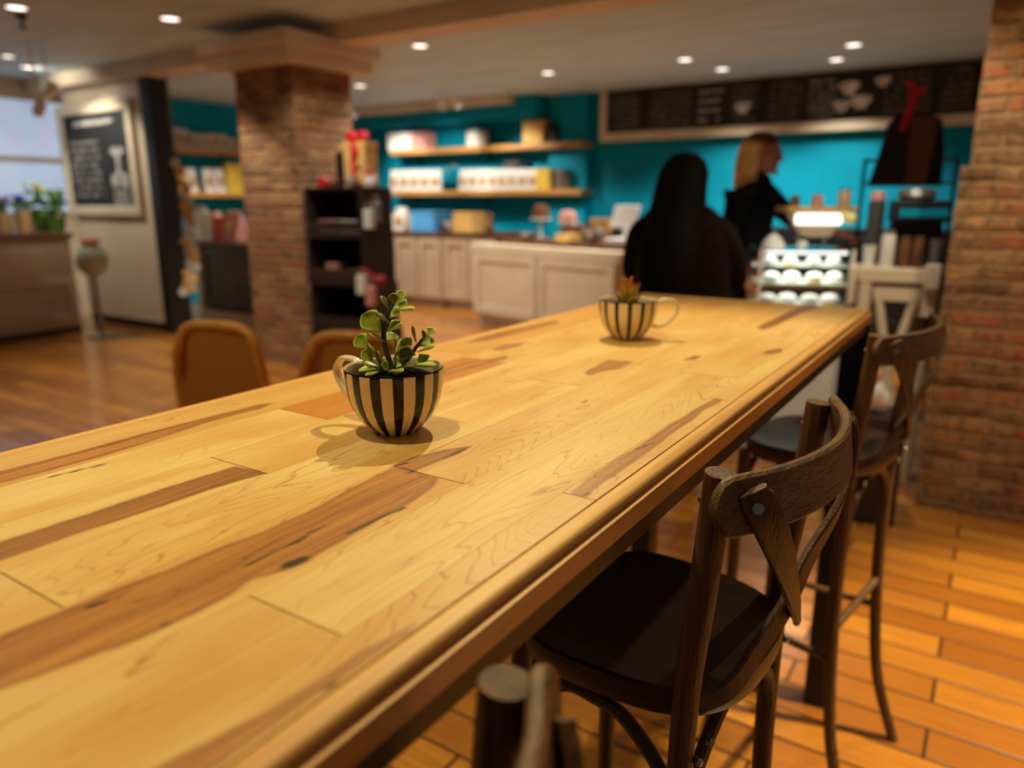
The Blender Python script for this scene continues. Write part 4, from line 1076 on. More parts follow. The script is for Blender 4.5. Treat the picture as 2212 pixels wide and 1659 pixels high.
# left alcove: teal shelves on the left wall -----------------------------
def lshelf(label, px0, px1, py, dz=0):
    a = atx(px0, py, -8.82); c = atx(px1, py, -8.82)
    t = thing('wall_shelf', label, 'shelf', (XL, (a.y + c.y) / 2, a.z)); L = (c.y - a.y)
    b = NB(); box2(b, (.002, -L / 2, -.03), (.28, L / 2 + .4, .03)); link_mesh('shelf_board', b, M_PINE, t, bevel=.004)
    for s in (-.35, .35):
        b = NB(); box2(b, (.002, s * L - .012, -.055), (.2, s * L + .012, -.0305)); link_mesh('bracket', b, M_BLACKP, t)
    return a.z + .0305
z1 = lshelf('upper pine shelf in the left alcove, against the teal wall', 362, 522, 322)
z2 = lshelf('lower pine shelf in the left alcove, against the teal wall', 368, 526, 420)
def litem(kind, label, cat, x0, x1, y0, y1, X_, mat, z, **k):
    a = atx((x0 + x1) / 2, y1, X_); yl, yr = atx(x0, y1, X_).y, atx(x1, y1, X_).y; h = atx((x0 + x1) / 2, y0, X_).z - a.z
    return place_item(kind, label, cat, X_, a.y, z, abs(yr - yl) * .96, h, mat, rz=PI / 2, d=.1 if kind not in ('jar', 'bowl', 'canister') else None, **k)
for k, (a, c, t0) in enumerate(((360, 376, 272), (378, 394, 274), (396, 410, 276), (414, 430, 284), (432, 448, 284), (450, 470, 282), (472, 492, 282), (494, 512, 290))):
    litem('pouch', 'white pouch on the upper shelf of the left alcove, %s from the left' % ordn[k], 'pouch', a, c, t0, 318, -8.93, M_WHITE, z1, group='white pouches on the upper alcove shelf')
litem('display_box', 'tall golden carton at the left of the lower alcove shelf', 'box', 362, 382, 342, 418, -8.93, M_TAN, z2)
litem('display_box', 'golden carton beside the tall one on the lower alcove shelf', 'box', 384, 402, 366, 418, -8.93, M_TAN, z2)
for k, (a, c) in enumerate(((406, 426), (440, 462), (464, 486))):
    litem('pouch', 'large white pouch on the lower alcove shelf, %s from the left' % ordn[k], 'pouch', a, c, 366, 418, -8.93, M_WHITE, z2, group='white pouches on the lower alcove shelf')
litem('display_box', 'yellow carton at the right of the lower alcove shelf', 'box', 490, 522, 354, 418, -8.93, M_YEL, z2)
# dark cabinet with brown top in the alcove
pa = aty(434, 520, 5.2); pb = aty(526, 522, 5.2)
ac = cabinet('base_cabinet', 'dark grey cabinet with brown top in the left alcove', pa.x, pb.x + .5, 5.2, .5, pa.z - .04, 1, M_DGREY, toe=.14)
b = NB(); box2(b, (-(pb.x + .5 - pa.x) / 2 - .1, -.04, pa.z - .0395), ((pb.x + .5 - pa.x) / 2, .54, pa.z)); link_mesh('cabinet_top', b, M_BROWNTOP, ac)
b = NB(); box2(b, (-(pb.x + .5 - pa.x) / 2 - .09, -.035, 0.0), (-(pb.x + .5 - pa.x) / 2 - .02, .50, pa.z - .041)); box2(b, (-(pb.x + .5 - pa.x) / 2 - .02, -.035, 0.0), ((pb.x + .5 - pa.x) / 2, -.0155, .12)); link_mesh('cabinet_trim', b, M_CREAM2, ac)
AT = pa.z + .0005
for n_, l_, c_, x0, x1, t0, m in (('canister', 'white jar at the left on the dark alcove cabinet', 'jar', 430, 448, 436, M_GLAZE), ('bowl', 'cream bowl on the dark alcove cabinet', 'bowl', 450, 474, 448, M_GLAZE),
    ('gift_box', 'red and brown carton on the dark alcove cabinet', 'box', 474, 492, 456, M_RED), ('pouch', 'grey-pink pouch at the right on the dark alcove cabinet', 'pouch', 496, 524, 444, M_PINK),
    ):
    Yq = 5.42 if 'front' not in l_ else 5.26
    item(n_, l_, c_, x0, x1, t0, 508, Yq, m, AT, rz=0)
# hanging garland of round cream discs by the black post
gl = thing('garland', 'hanging garland of round cream discs beside the black post', 'garland', (-6.80, 4.72, 1.9))
pts_ = [(378, 352), (388, 372), (392, 396), (396, 420), (398, 444), (402, 470), (404, 496), (400, 520), (406, 544), (410, 566), (404, 590), (402, 612), (396, 630), (410, 600)]
b = NB(); tube(b, [Vector((at(378, 352, 7.05).x, at(378, 352, 7.05).y, ZC)) - Vector(gl.location)] + [at(x, y, 7.05) - Vector(gl.location) for x, y in pts_[:13]], .004, 6); link_mesh('cord', b, M_KRAFT, gl)
for k, (x, y) in enumerate(pts_ + [(x + 12, y + 11) for x, y in pts_[2:12]]):
    b = NB(); p = at(x, y, 7.05 - .02 * (k % 3)) - Vector(gl.location); q_ = Matrix.Rotation(YAW + .3 * math.sin(k * 2.1), 4, 'Z') @ Matrix.Rotation(PI / 2 - .2, 4, 'X')
    r = bmesh.ops.create_cone(b, cap_ends=True, segments=16, radius1=.046, radius2=.042, depth=.016); bmesh.ops.transform(b, matrix=Matrix.Translation(p) @ q_, verts=r['verts'])
    link_mesh('disc', b, M_TAN if k % 3 else M_GLAZE, gl, bevel=.003)

# left service counter ---------------------------------------------------
lc = thing('service_counter', 'cream panelled counter running along the far left below the window', 'counter', (-7.95, 2.9, 0))
b = NB(); box2(b, (-.9, -1.6, .06), (0, 1.06, .965)); link_mesh('carcass', b, M_CREAM2, lc)
for k in range(3):
    b = NB(); y0 = -1.55 + k * .88
    for (a, c) in (((y0, .12), (y0 + .07, .56)), ((y0 + .76, .12), (y0 + .83, .56)), ((y0 + .07, .12), (y0 + .76, .19)), ((y0 + .07, .49), (y0 + .76, .56))): box2(b, (.0, a[0], a[1]), (.02, c[0], c[1]))
    link_mesh('front_panel', b, M_CREAM2, lc, bevel=.004)
b = NB(); box2(b, (-.92, -1.62, .9655), (.04, 1.08, 1.01)); link_mesh('counter_top', b, M_BROWNTOP, lc)
b = NB(); box2(b, (-.02, -1.6, 0), (.012, 1.06, .06)); link_mesh('plinth', b, M_BLACKP, lc)
def potplant(label, px, py0, py1, X_, mat, potmat, wpx, seed):
    a = atx(px, 496, X_); t = thing('potted_flower', label, 'plant', (X_, a.y, 1.0105)); hh_ = atx(px, py0, X_).z - 1.0105; hp = atx(px, py1, X_).z - 1.0105; rw = wpx / FPX * 8.0 / 2
    b = NB(); lathe(b, [(0, 0), (rw * .6, 0), (rw * .8, hp), (rw * .72, hp), (0, hp * .9)], 12); link_mesh('pot', b, potmat, t)
    rn = random.Random(seed); b = NB()
    for k in range(26):
        a_ = rn.uniform(0, 2 * PI); r_ = rw * rn.uniform(0, .9); h0 = hp + (hh_ - hp) * rn.uniform(.1, .75)
        sph(b, (r_ * math.cos(a_), r_ * math.sin(a_), h0), rw * .3, (1, 1, .6), 7, 5)
    link_mesh('foliage', b, plain('foliage_green', srgb(70, 110, 26), .6, 0, .3, 12), t)
    b = NB()
    for k in range(14):
        a_ = rn.uniform(0, 2 * PI); r_ = rw * rn.uniform(0, .95); sph(b, (r_ * math.cos(a_), r_ * math.sin(a_), hh_ - rn.uniform(0, .3) * (hh_ - hp)), rw * .27, (1, 1, .7), 7, 5)
    link_mesh('blossoms', b, mat, t)
M_BLUEF = plain('blue_petals', srgb(50, 70, 220), .6, 0, .2, 20); M_YELF = plain('yellow_petals', srgb(236, 228, 40), .6, 0, .15, 20); M_LIL = plain('lilac_petals', srgb(170, 160, 230), .6, 0, .15, 20)
M_GREENP = plain('green_pot', srgb(60, 96, 20), .7, 0, .2, 10)
potplant('lilac flowers in a kraft pot at the far left of the counter', 10, 424, 460, -8.5, M_LIL, M_KRAFT, 36, 2)
potplant('deep blue flowers in a kraft pot on the left counter', 55, 424, 456, -8.4, M_BLUEF, M_KRAFT, 40, 3)
potplant('tall yellow flowers with green leaves on the left counter', 92, 400, 450, -8.6, M_YELF, M_GREENP, 44, 4)
potplant('bushy green plant at the right end of the left counter', 122, 412, 470, -8.3, plain('foliage_green', (0, 0, 0)), M_GREENP, 50, 5)
# glass jar on slim stand
p = atz(190, 700, 0)
gs = thing('jar_stand', 'rounded glass jar on a slim dark stand at the end of the left counter', 'stand', (-7.45, 3.9, 0))
b = NB(); lathe(b, [(0, 0), (.13, 0), (.13, .02), (.025, .04), (.02, .60), (.06, .62), (0, .62)], 18); link_mesh('stand_pole', b, M_GREY, gs)
b = NB(); lathe(b, [(0, .6205), (.08, .6205), (.14, .70), (.15, .78), (.11, .87), (.07, .90), (.075, .93), (0, .93)], 20); link_mesh('jar_body', b, plain('frosted_jar', srgb(180, 184, 164), .2, 0, .1, 6), gs)
b = NB(); lathe(b, [(0, .931), (.09, .931), (.08, .97), (.03, 1.0), (0, 1.01)], 16); link_mesh('lid', b, M_PINK, gs)

# dark crate display tower by the pillar -----------------------------------
tw = thing('crate_shelf', 'dark wooden crate display tower beside the left brick pillar', 'display shelf', (-4.07, 4.17, 0), math.radians(8))
for k, (z0, z1, x0, x1) in enumerate(((0, .36, -.37, .20), (.365, .72, -.36, .17), (.725, 1.07, -.37, .15), (1.075, 1.42, -.37, .14))):
    b = NB(); th = .018
    box2(b, (x0, -.2, z0), (x1, .2, z0 + th)); box2(b, (x0, -.2, z1 - th), (x1, .2, z1)); box2(b, (x0, -.2, z0 + th), (x0 + th, .2, z1 - th)); box2(b, (x1 - th, -.2, z0 + th), (x1, .2, z1 - th)); box2(b, (x0 + th, .182, z0 + th), (x1 - th, .2, z1 - th))
    for q_ in (z0 + .03,): box2(b, (x0 + th, -.2, q_), (x1 - th, -.188, q_ + .07))
    link_mesh('crate', b, M_CRATE, tw)
def twp(u, v): return tw.matrix_basis @ Vector((u, v, 0))
def titem(kind, label, cat, u, v, z, w_, h, m, **k):
    p = twp(u, v); return place_item(kind, label, cat, p.x, p.y, z, w_, h, m, rz=math.radians(8), **k)
TTOP = 1.4205
g = titem('gift_box', 'golden gift box with a red ribbon on top of the crate tower', 'gift box', .00, .02, TTOP, .19, .33, M_TAN, d=.16)
b = NB(); box2(b, (-.02, -.088, 0), (.02, -.0815, .33)); link_mesh('ribbon', b, M_RED, g)
b = NB(); sph(b, (-.05, -.03, .36), .045, (1.3, .6, .9)); sph(b, (.05, -.03, .36), .045, (1.3, .6, .9)); sph(b, (0, -.04, .35), .022); sph(b, (.02, -.1, .26), .035, (.8, .4, 1.5)); link_mesh('bow', b, M_RED, g)
b = NB(); box2(b, (.03, -.088, .12), (.06, -.082, .15)); link_mesh('dark_seal', b, M_CRATE, g)
bb_ = titem('display_box', 'black box left of the golden gift box on the crate tower', 'box', -.16, .06, TTOP, .11, .26, M_BLACKP)
def soft(label, kind, cat, p, r, m, m2, seed, n=9):
    """small stuffed bag with bow: body plus bow"""
    t = thing(kind, label, cat, p); rn = random.Random(seed)
    b = NB(); lathe(b, [(0, 0), (r * .75, 0), (r, r * .5), (r * .85, r * 1.2), (r * .35, r * 1.6), (r * .6, r * 2.0), (0, r * 1.9)], 14); link_mesh('bag_body', b, m, t)
    b = NB(); sph(b, (-r * .45, -r * .5, r * 1.6), r * .35, (1.3, .6, .9), 10, 8); sph(b, (r * .45, -r * .5, r * 1.6), r * .35, (1.3, .6, .9), 10, 8); link_mesh('bow', b, m2, t)
p = at(816, 410, 5.3); soft('white gift bag tied with a big red bow right of the golden box', 'gift_bag', 'gift bag', (twp(.175, -.10).x, twp(.175, -.10).y, TTOP - .0), .055, M_WHITE, M_RED, 1)
soft('small dark red bag at the left on the crate tower', 'gift_bag', 'gift bag', (twp(-.29, -.06).x, twp(-.29, -.06).y, TTOP), .05, M_RED, M_PINK, 2)
titem('bowl', 'cream bowl in front of the golden gift box', 'bowl', .03, -.14, TTOP, .12, .07, M_GLAZE)
titem('bowl', 'pink-white bowl at the left front of the crate tower', 'bowl', -.14, -.14, TTOP, .11, .045, M_PINK)
for k, (u, z, m, lb, w_, h) in enumerate(((-.22, 1.094, M_PINK, 'pale pink parcel in the top crate, left', .15, .09), (-.04, 1.094, M_GLAZE, 'cream parcel in the top crate, middle', .12, .09), (.07, 1.094, M_GLAZE, 'small cream parcel in the top crate, right', .07, .08),
        (-.20, .744, M_PINK, 'rose parcel in the third crate from the floor, left', .1, .12), (.0, .744, M_BROWN, 'brown parcel in the third crate from the floor, right', .14, .08),
        (-.16, .019, M_PINK, 'large pale parcel in the bottom crate, left', .22, .2), (.10, .019, M_GLAZE, 'pale parcel in the bottom crate, right', .11, .13))):
    titem('gift_box', lb, 'parcel', u, -.09, z + (.001), w_, h, m, d=.1)
# bags and plush hanging off the right side of the tower
for k, (px, py, m, lb) in enumerate(((797, 470, M_WHITE, 'white paper bag hanging on the tower side, upper'), (812, 455, M_GREY, 'grey paper bag hanging on the tower side, upper right'), (782, 612, M_WHITE, 'white bag hanging on the tower side, lower'), (802, 636, M_PINK, 'pinkish bag hanging lowest on the tower side'))):
    p = at(px, py, 5.35); t = thing('paper_bag', lb, 'bag', (p.x, p.y, p.z - .08))
    b = NB(); v = box(b, (0, 0, .07), (.075, .05, .14)); link_mesh('bag_body', b, m, t, bevel=.006)
    b = NB(); tube(b, cr([(-.02, 0, .14), (-.015, 0, .18), (.015, 0, .18), (.02, 0, .14)], 4), .003, 6); link_mesh('handle', b, M_KRAFT, t)
p = at(812, 600, 5.35); b = NB(); tube(b, cr([(-.12, 0, .05), (-.06, 0, .02), (0, 0, -.01), (.05, 0, -.02)], 5), .018, 8); sph(b, (.05, 0, -.02), .04); o = link_mesh('stocking', b, plain('stocking_red', srgb(150, 30, 34), .8, 0, .2, 20)); o.location = p; setp(o, 'dark red stocking with pink toe hanging on the tower side', 'stocking')

# ------------------------------------------------------------------ glass display case with lights
_c = at(1738, 600, 3.62)
dcx = thing('display_case', 'lit glass pastry case with raised golden tray in front of the blonde woman', 'display case', (_c.x, _c.y, 0), YAW - math.radians(8))
M_SHG = plain('case_shelf', srgb(220, 226, 214), .25, 0, .03)
M_TUBE = plain('lamp_tube', (1, 1, 1), .4, emit=(1.0, 0.98, 0.93), estr=1.6)
M_GOLD = plain('golden_tray', srgb(196, 156, 84), .4, .3, .1)
b = NB(); box2(b, (-.21, 0, 0), (.21, .34, .80)); link_mesh('case_base', b, M_WHITE, dcx, bevel=.006)
for z in (.80, .915, 1.0, 1.08):
    b = NB(); box2(b, (-.205, .0, z + .001), (.205, .335, z + .008)); link_mesh('case_shelf', b, M_SHG if z < 1.05 else M_GLASS, dcx)
b = NB(); box2(b, (-.205, .0, .900), (.205, .02, .914)); link_mesh('golden_rail', b, M_GOLD, dcx)
for (a_, c_) in (((-.21, -.008, .802), (.21, -.003, 1.088)), ((-.216, -.003, .802), (-.211, .34, 1.088)), ((.211, -.003, .802), (.216, .34, 1.088))):
    b = NB(); box2(b, a_, c_); link_mesh('glass_pane', b, M_GLASS, dcx)
for x in (-.213, .213):
    b = NB(); box2(b, (x - .008, -.017, .802), (x + .008, -.0085, 1.09)); link_mesh('case_post', b, M_TRIM, dcx)
b = NB(); box2(b, (-.19, .004, 1.066), (.19, .018, 1.0795)); link_mesh('lamp_strip', b, M_TUBE, dcx)
b = NB(); box2(b, (-.19, .30, .985), (.19, .32, .999)); link_mesh('lamp_strip', b, M_TUBE, dcx)
for z, e_ in ((1.062, 3.0), (.985, 3.0), (.898, 2.0)):
    l = bpy.data.lights.new('lamp', 'AREA'); l.shape = 'RECTANGLE'; l.size = .38; l.size_y = .22; l.energy = e_ * .35; l.color = (1, .97, .88)
    o = bpy.data.objects.new('lamp', l); COL.objects.link(o); o.parent = dcx; o.location = (0, .12, z)
for lev, z in enumerate((.8085, .9235, 1.0085)):
    for k in range(4):
        u = -.155 + k * .103 + .012 * (lev % 2); p = dcx.matrix_basis @ Vector((u, .07 + .03 * (k % 2), 0))
        nm = ('bottom', 'middle', 'top')[lev]
        t = thing('cupcake', 'white domed cake on the %s level of the glass case, %s from the left' % (nm, ordn[k]), 'cake', (p.x, p.y, z), 0, 'white cakes in the glass case')
        rr_ = (.045, .040, .033)[lev]
        b = NB(); lathe(b, [(0, 0), (rr_ * .8, 0), (rr_, rr_ * .45), (0, rr_ * .45)], 16); link_mesh('cake_base', b, M_TAN if (k + lev) % 3 == 0 else M_WHITE, t)
        b = NB(); lathe(b, [(rr_ * .98, rr_ * .46), (rr_ * 1.02, rr_ * .8), (rr_ * .7, rr_ * 1.15), (0, rr_ * 1.3)], 16); link_mesh('icing', b, M_WHITE, t)
p = dcx.matrix_basis @ Vector((-.14, .1, 1.0885)); t = thing('cloche', 'white pointed cloche standing on top of the glass case at left', 'cloche', p)
b = NB(); lathe(b, [(0, 0), (.055, 0), (.055, .02), (.03, .055), (0, .075)], 18); link_mesh('cloche_body', b, M_WHITE, t)
b = NB(); sph(b, (0, 0, .078), .008); link_mesh('knob', b, M_GREY, t)
p = dcx.matrix_basis @ Vector((-.015, .04, 1.0885)); b = NB(); lathe(b, [(0, 0), (.016, .003), (.026, .02), (.02, .036), (0, .042)], 16); o = link_mesh('egg_cup', b, M_WHITE); o.location = p; setp(o, 'small white round pot on top of the glass case', 'pot')
# raised golden tray carried on two posts from the case top
b = NB(); box2(b, (-.10, .06, 1.265), (.235, .32, 1.29)); link_mesh('tray_board', b, M_GOLD, dcx, bevel=.004)
b = NB(); box2(b, (-.06, .035, 1.205), (.16, .06, 1.258)); link_mesh('light_bar', b, M_TUBE, dcx, bevel=.01)
b = NB(); v = box(b, (.06, .16, 1.205), (.25, .18, .11))
for q_ in v:
    if q_.co.z < 1.18: q_.co.x = .07 + (q_.co.x - .07) * .45
link_mesh('tray_hopper', b, M_CREAM2, dcx)
for x in (.0, .13):
    b = NB(); cyl(b, (x, .2, 1.0885), (x, .2, 1.264), .008, n=8); link_mesh('tray_post', b, M_GREY, dcx)
for k, (u, w_, h, m) in enumerate(((-.05, .045, .055, M_BROWN), (.055, .055, .06, M_PINK), (.18, .06, .085, M_CREAM2))):
    p = dcx.matrix_basis @ Vector((u, .12, 0)); place_item('jar', '%s jar on the golden tray above the glass case' % ('small brown', 'middle pinkish', 'tall pale')[k], 'jar', p.x, p.y, 1.2905, w_, h, m)
b = NB(); sph(b, (.195, .035, 1.235), .028, (1, .6, 1)); sph(b, (.165, .03, 1.25), .018, (1, .6, 1)); link_mesh('flower_posy', b, plain('pale_yellow', srgb(240, 236, 160), .6, 0, .1), dcx)

# ------------------------------------------------------------------ coffee station at right
cs = thing('side_table', 'white trestle side table beside the right brick pillar', 'table', (at(1944, 600, 3.50).x, at(1944, 600, 3.50).y, 0), math.radians(6))
b = NB(); box2(b, (-.18, -.15, .95), (.155, .22, 1.02)); link_mesh('table_top', b, M_CREAM, cs, bevel=.008)
b = NB(); box2(b, (.095, -.19, .93), (.158, -.1505, 1.045)); link_mesh('corner_block', b, M_CREAM, cs, bevel=.01)
b = NB(); box2(b, (-.215, -.14, .84), (-.1805, .1, 1.02)); link_mesh('side_flap', b, M_CREAM, cs, bevel=.01)
for s in (-.14, .13):
    b = NB(); cyl(b, (s, -.12, .95), (s - .01, -.13, 0), .033, .02, n=12); link_mesh('table_leg', b, M_CREAM, cs); b = NB(); cyl(b, (s, .18, .95), (s - .01, .19, 0), .03, .02, n=12); link_mesh('table_leg', b, M_CREAM, cs)
b = NB(); cyl(b, (-.09, -.12, .93), (.04, -.13, .3), .020, n=8); cyl(b, (.08, -.12, .93), (-.05, -.13, .3), .020, n=8); box2(b, (-.1, -.14, .87), (.08, -.10, .93)); link_mesh('cross_support', b, M_CREAM, cs)
def csp(u, v): return cs.matrix_basis @ Vector((u, v, 0))
for n_, l_, c_, u, v, w_, h, m, lid_ in (('urn', 'black urn with pale lid at the left of the side table', 'urn', -.135, .10, .075, .34, M_DGREY, M_PINK), ('paper_cup', 'white paper cup in front of the black urn', 'cup', -.14, -.08, .06, .10, M_WHITE, None),
      ('dispenser', 'pale bottle with blue base in the middle of the side table', 'bottle', -.065, -.1, .06, .17, M_WHITE, M_GREY), ('canister', 'left brown canister before the coffee machine', 'canister', .005, -.10, .05, .14, M_BROWN, M_BROWN),
      ('canister', 'right brown canister before the coffee machine', 'canister', .06, -.10, .05, .14, M_BROWN, M_BROWN), ('paper_cup', 'grey cup at the right edge of the side table', 'cup', .125, -.09, .05, .13, M_GREY, None)):
    p = csp(u, v); place_item(n_, l_, c_, p.x, p.y, 1.0205, w_, h, m, lid=lid_)
p = csp(.05, .09); cm = thing('coffee_machine', 'black coffee machine with grey bean hopper on the side table', 'coffee machine', (p.x, p.y, 1.0205), math.radians(14))
b = NB(); box2(b, (-.11, -.07, 0), (.11, .12, .04)); box2(b, (-.11, .02, .04), (.11, .12, .20)); box2(b, (-.12, -.09, .20), (.12, .12, .30)); link_mesh('machine_body', b, M_BLACKP, cm, bevel=.008)
b = NB(); box2(b, (-.10, -.1, .225), (.10, -.091, .262)); link_mesh('teal_panel', b, M_TEAL, cm)
b = NB(); lathe(b, [(0, .3005), (.07, .3005), (.085, .32), (.075, .35), (0, .355)], 18, (-.02, 0, 0)); link_mesh('bean_hopper', b, M_GREY, cm)
# black rack with aprons
rk = thing('apron_rack', 'thin black metal rack behind the coffee machine', 'rack', (at(1958, 350, 4.3).x, at(1958, 350, 4.3).y, 0), math.radians(14))
b = NB()
for x in (-.22, .26): cyl(b, (x, 0, 0), (x, 0, 1.56), .010, n=8); box2(b, (x - .012, -.16, 0), (x + .012, .16, .02))
cyl(b, (-.22, 0, 1.55), (.26, 0, 1.55), .009, n=8); cyl(b, (-.22, 0, 1.42), (.26, 0, 1.42), .008, n=8); cyl(b, (.02, 0, 1.55), (.02, 0, 1.80), .008, n=8); cyl(b, (-.12, 0, 1.80), (.18, 0, 1.80), .008, n=8); link_mesh('rack_frame', b, M_BLACKP, rk)
def cloth(name, label, pts, y, th, mat, loc, rz, cat):
    b = NB(); f = [b.verts.new((x, y + .012 * math.sin(x * 60), z)) for x, z in pts]; fc = b.faces.new(f)
    r = bmesh.ops.extrude_face_region(b, geom=[fc]); bmesh.ops.translate(b, verts=[v for v in r['geom'] if isinstance(v, bmesh.types.BMVert)], vec=(0, th, 0))
    o = link_mesh(name, b, mat, bevel=.004); o.location = loc; o.rotation_euler = (0, 0, rz)
    return setp(o, label, cat)
Lr = (-.46, 4.30, 0)
ap = thing('apron', 'black and tan apron hanging on the rack by the right pillar', 'apron', (at(1962, 350, 4.22).x, at(1962, 350, 4.22).y, 1.40), math.radians(14))
def clothpart(nm, pts, y, th, mat):
    b = NB(); n = len(pts); f = [b.verts.new((x, y, z)) for x, z in pts]; fc = b.faces.new(f)
    r = bmesh.ops.extrude_face_region(b, geom=[fc]); bmesh.ops.translate(b, verts=[v for v in r['geom'] if isinstance(v, bmesh.types.BMVert)], vec=(0, th, 0)); link_mesh(nm, b, mat, ap, bevel=.004)
clothpart('black_cloth', [(-.20, 0), (.0, 0), (.18, 0), (.17, .2), (.14, .36), (.03, .41), (-.08, .40), (-.13, .34), (-.16, .18)], -.03, .03, M_BLACKP)
clothpart('tan_panel', [(-.01, .01), (.09, .01), (.11, .16), (.12, .36), (.03, .39), (-.02, .37)], -.045, .012, M_BROWN)
b = NB(); ribbon(b, cr([(-.06, -.05, .30), (-.03, -.055, .42), (-.03, -.05, .52), (-.06, -.05, .56)], 5), Vector((0, -1, 0)), .035, .006); ribbon(b, cr([(-.03, -.055, .48), (.01, -.06, .52), (.02, -.05, .48)], 5), Vector((0, -1, 0)), .03, .006); link_mesh('red_ribbon', b, M_RED, ap)
# plush toy and paper bag on a low crate seen between the stools
p = at(1880, 835, 3.05)
ty = thing('plush_toy', 'small white plush toy with tan head seen between the stool posts', 'toy', (p.x, p.y, p.z - .108))
b = NB(); sph(b, (0, 0, .078), .065, (1, .8, 1.1)); sph(b, (.045, 0, .055), .035, (1, .8, 1.4)); sph(b, (-.045, 0, .045), .03, (1, .8, 1.2)); link_mesh('toy_body', b, M_WHITE, ty)
b = NB(); sph(b, (.0, 0, .155), .042); link_mesh('toy_head', b, M_PINK, ty)
cr2 = thing('storage_crate', 'dark crate with red cloth standing behind the far stool', 'crate', (p.x, p.y + .02, 0), .3)
b = NB(); box2(b, (-.13, -.1, 0), (.13, .12, p.z - .1105)); link_mesh('crate_body', b, M_CRATE, cr2, bevel=.006)
b = NB(); box2(b, (-.1, -.112, p.z - .26), (.04, -.1005, p.z - .20)); link_mesh('red_cloth', b, M_RED, cr2)

# ------------------------------------------------------------------ cane-back chairs left of the table
M_CANE = NT('woven_cane')
_v = M_CANE.coord('Object', (1, 1, 1)); _w = M_CANE.n.new('ShaderNodeTexWave'); M_CANE.l.new(_v, _w.inputs[0]); _w.inputs['Scale'].default_value = 26; _w.bands_direction = 'Z'; _w.inputs['Distortion'].default_value = 1.0
_w2 = M_CANE.n.new('ShaderNodeTexWave'); M_CANE.l.new(_v, _w2.inputs[0]); _w2.inputs['Scale'].default_value = 26; _w2.bands_direction = 'X'
M_CANE.base(M_CANE.mix(M_CANE.math('MULTIPLY', _w.outputs[1], _w2.outputs[1]), srgb(176, 108, 36), srgb(214, 146, 58))); M_CANE.rough(.6); M_CANE.bump(_w.outputs[1], .4, .003)
M_CHF = mat_wood('honey_beech', srgb(234, 164, 68), srgb(210, 138, 52), srgb(130, 76, 28), 'Z', 1.0, .45, .15, coat=.2)
def cane_chair(label, loc, rz):
    """x across, -y is the back face turned to the camera; wide at the seat, narrow at the top"""
    t = thing('cane_chair', label, 'chair', loc, rz, 'cane-back chairs left of the table')
    zt, zs = .90, .46; wt, wb = .150, .25; yt, yb = -.05, 0.03
    fr = cr([(-wb, yb, zs - .02), (-wb - .01, yb - .01, .62), (-wt - .045, yt + .01, zt - .12), (-wt + .0, yt, zt - .03), (-wt + .05, yt, zt), (0, yt, zt + .006), (wt - .05, yt, zt), (wt + .0, yt, zt - .03), (wt + .012, yt + .01, zt - .10), (wt - .01, yb - .01, .62), (wt - .02, yb, zs - .02)], 6)
    b = NB(); tube(b, fr, .017, 10); link_mesh('back_frame', b, M_CHF, t)
    b = NB(); N = len(fr); cen = [b.verts.new(p + Vector((0, .004, 0))) for p in fr]; f = b.faces.new(cen)
    r = bmesh.ops.extrude_face_region(b, geom=[f]); bmesh.ops.translate(b, verts=[v for v in r['geom'] if isinstance(v, bmesh.types.BMVert)], vec=(0, -.008, 0)); link_mesh('cane_panel', b, M_CANE.m, t)
    b = NB(); box2(b, (-.24, .0, zs - .04), (.20, .42, zs)); link_mesh('seat', b, M_CHF, t, bevel=.012, bseg=3)
    for x, y in ((-.215, .03), (.175, .03), (-.215, .39), (.175, .39)):
        b = NB(); cyl(b, (x, y, zs - .04), (x * 1.06, y + (.02 if y > .1 else -.03), 0), .019, .012, n=10); link_mesh('leg', b, M_CHF, t)
    return t
p = atz(462, 706, .9); ch = cane_chair('cane-back chair left of the table, nearer one with orange frame', (p.x, p.y + .05, 0), math.radians(12))
p = atz(745, 728, .9); dup_tree(ch, (p.x + .02, p.y + .06, 0), math.radians(20), 'cane-back chair left of the table, half hidden behind the nearer cup', 'cane-back chairs left of the table')

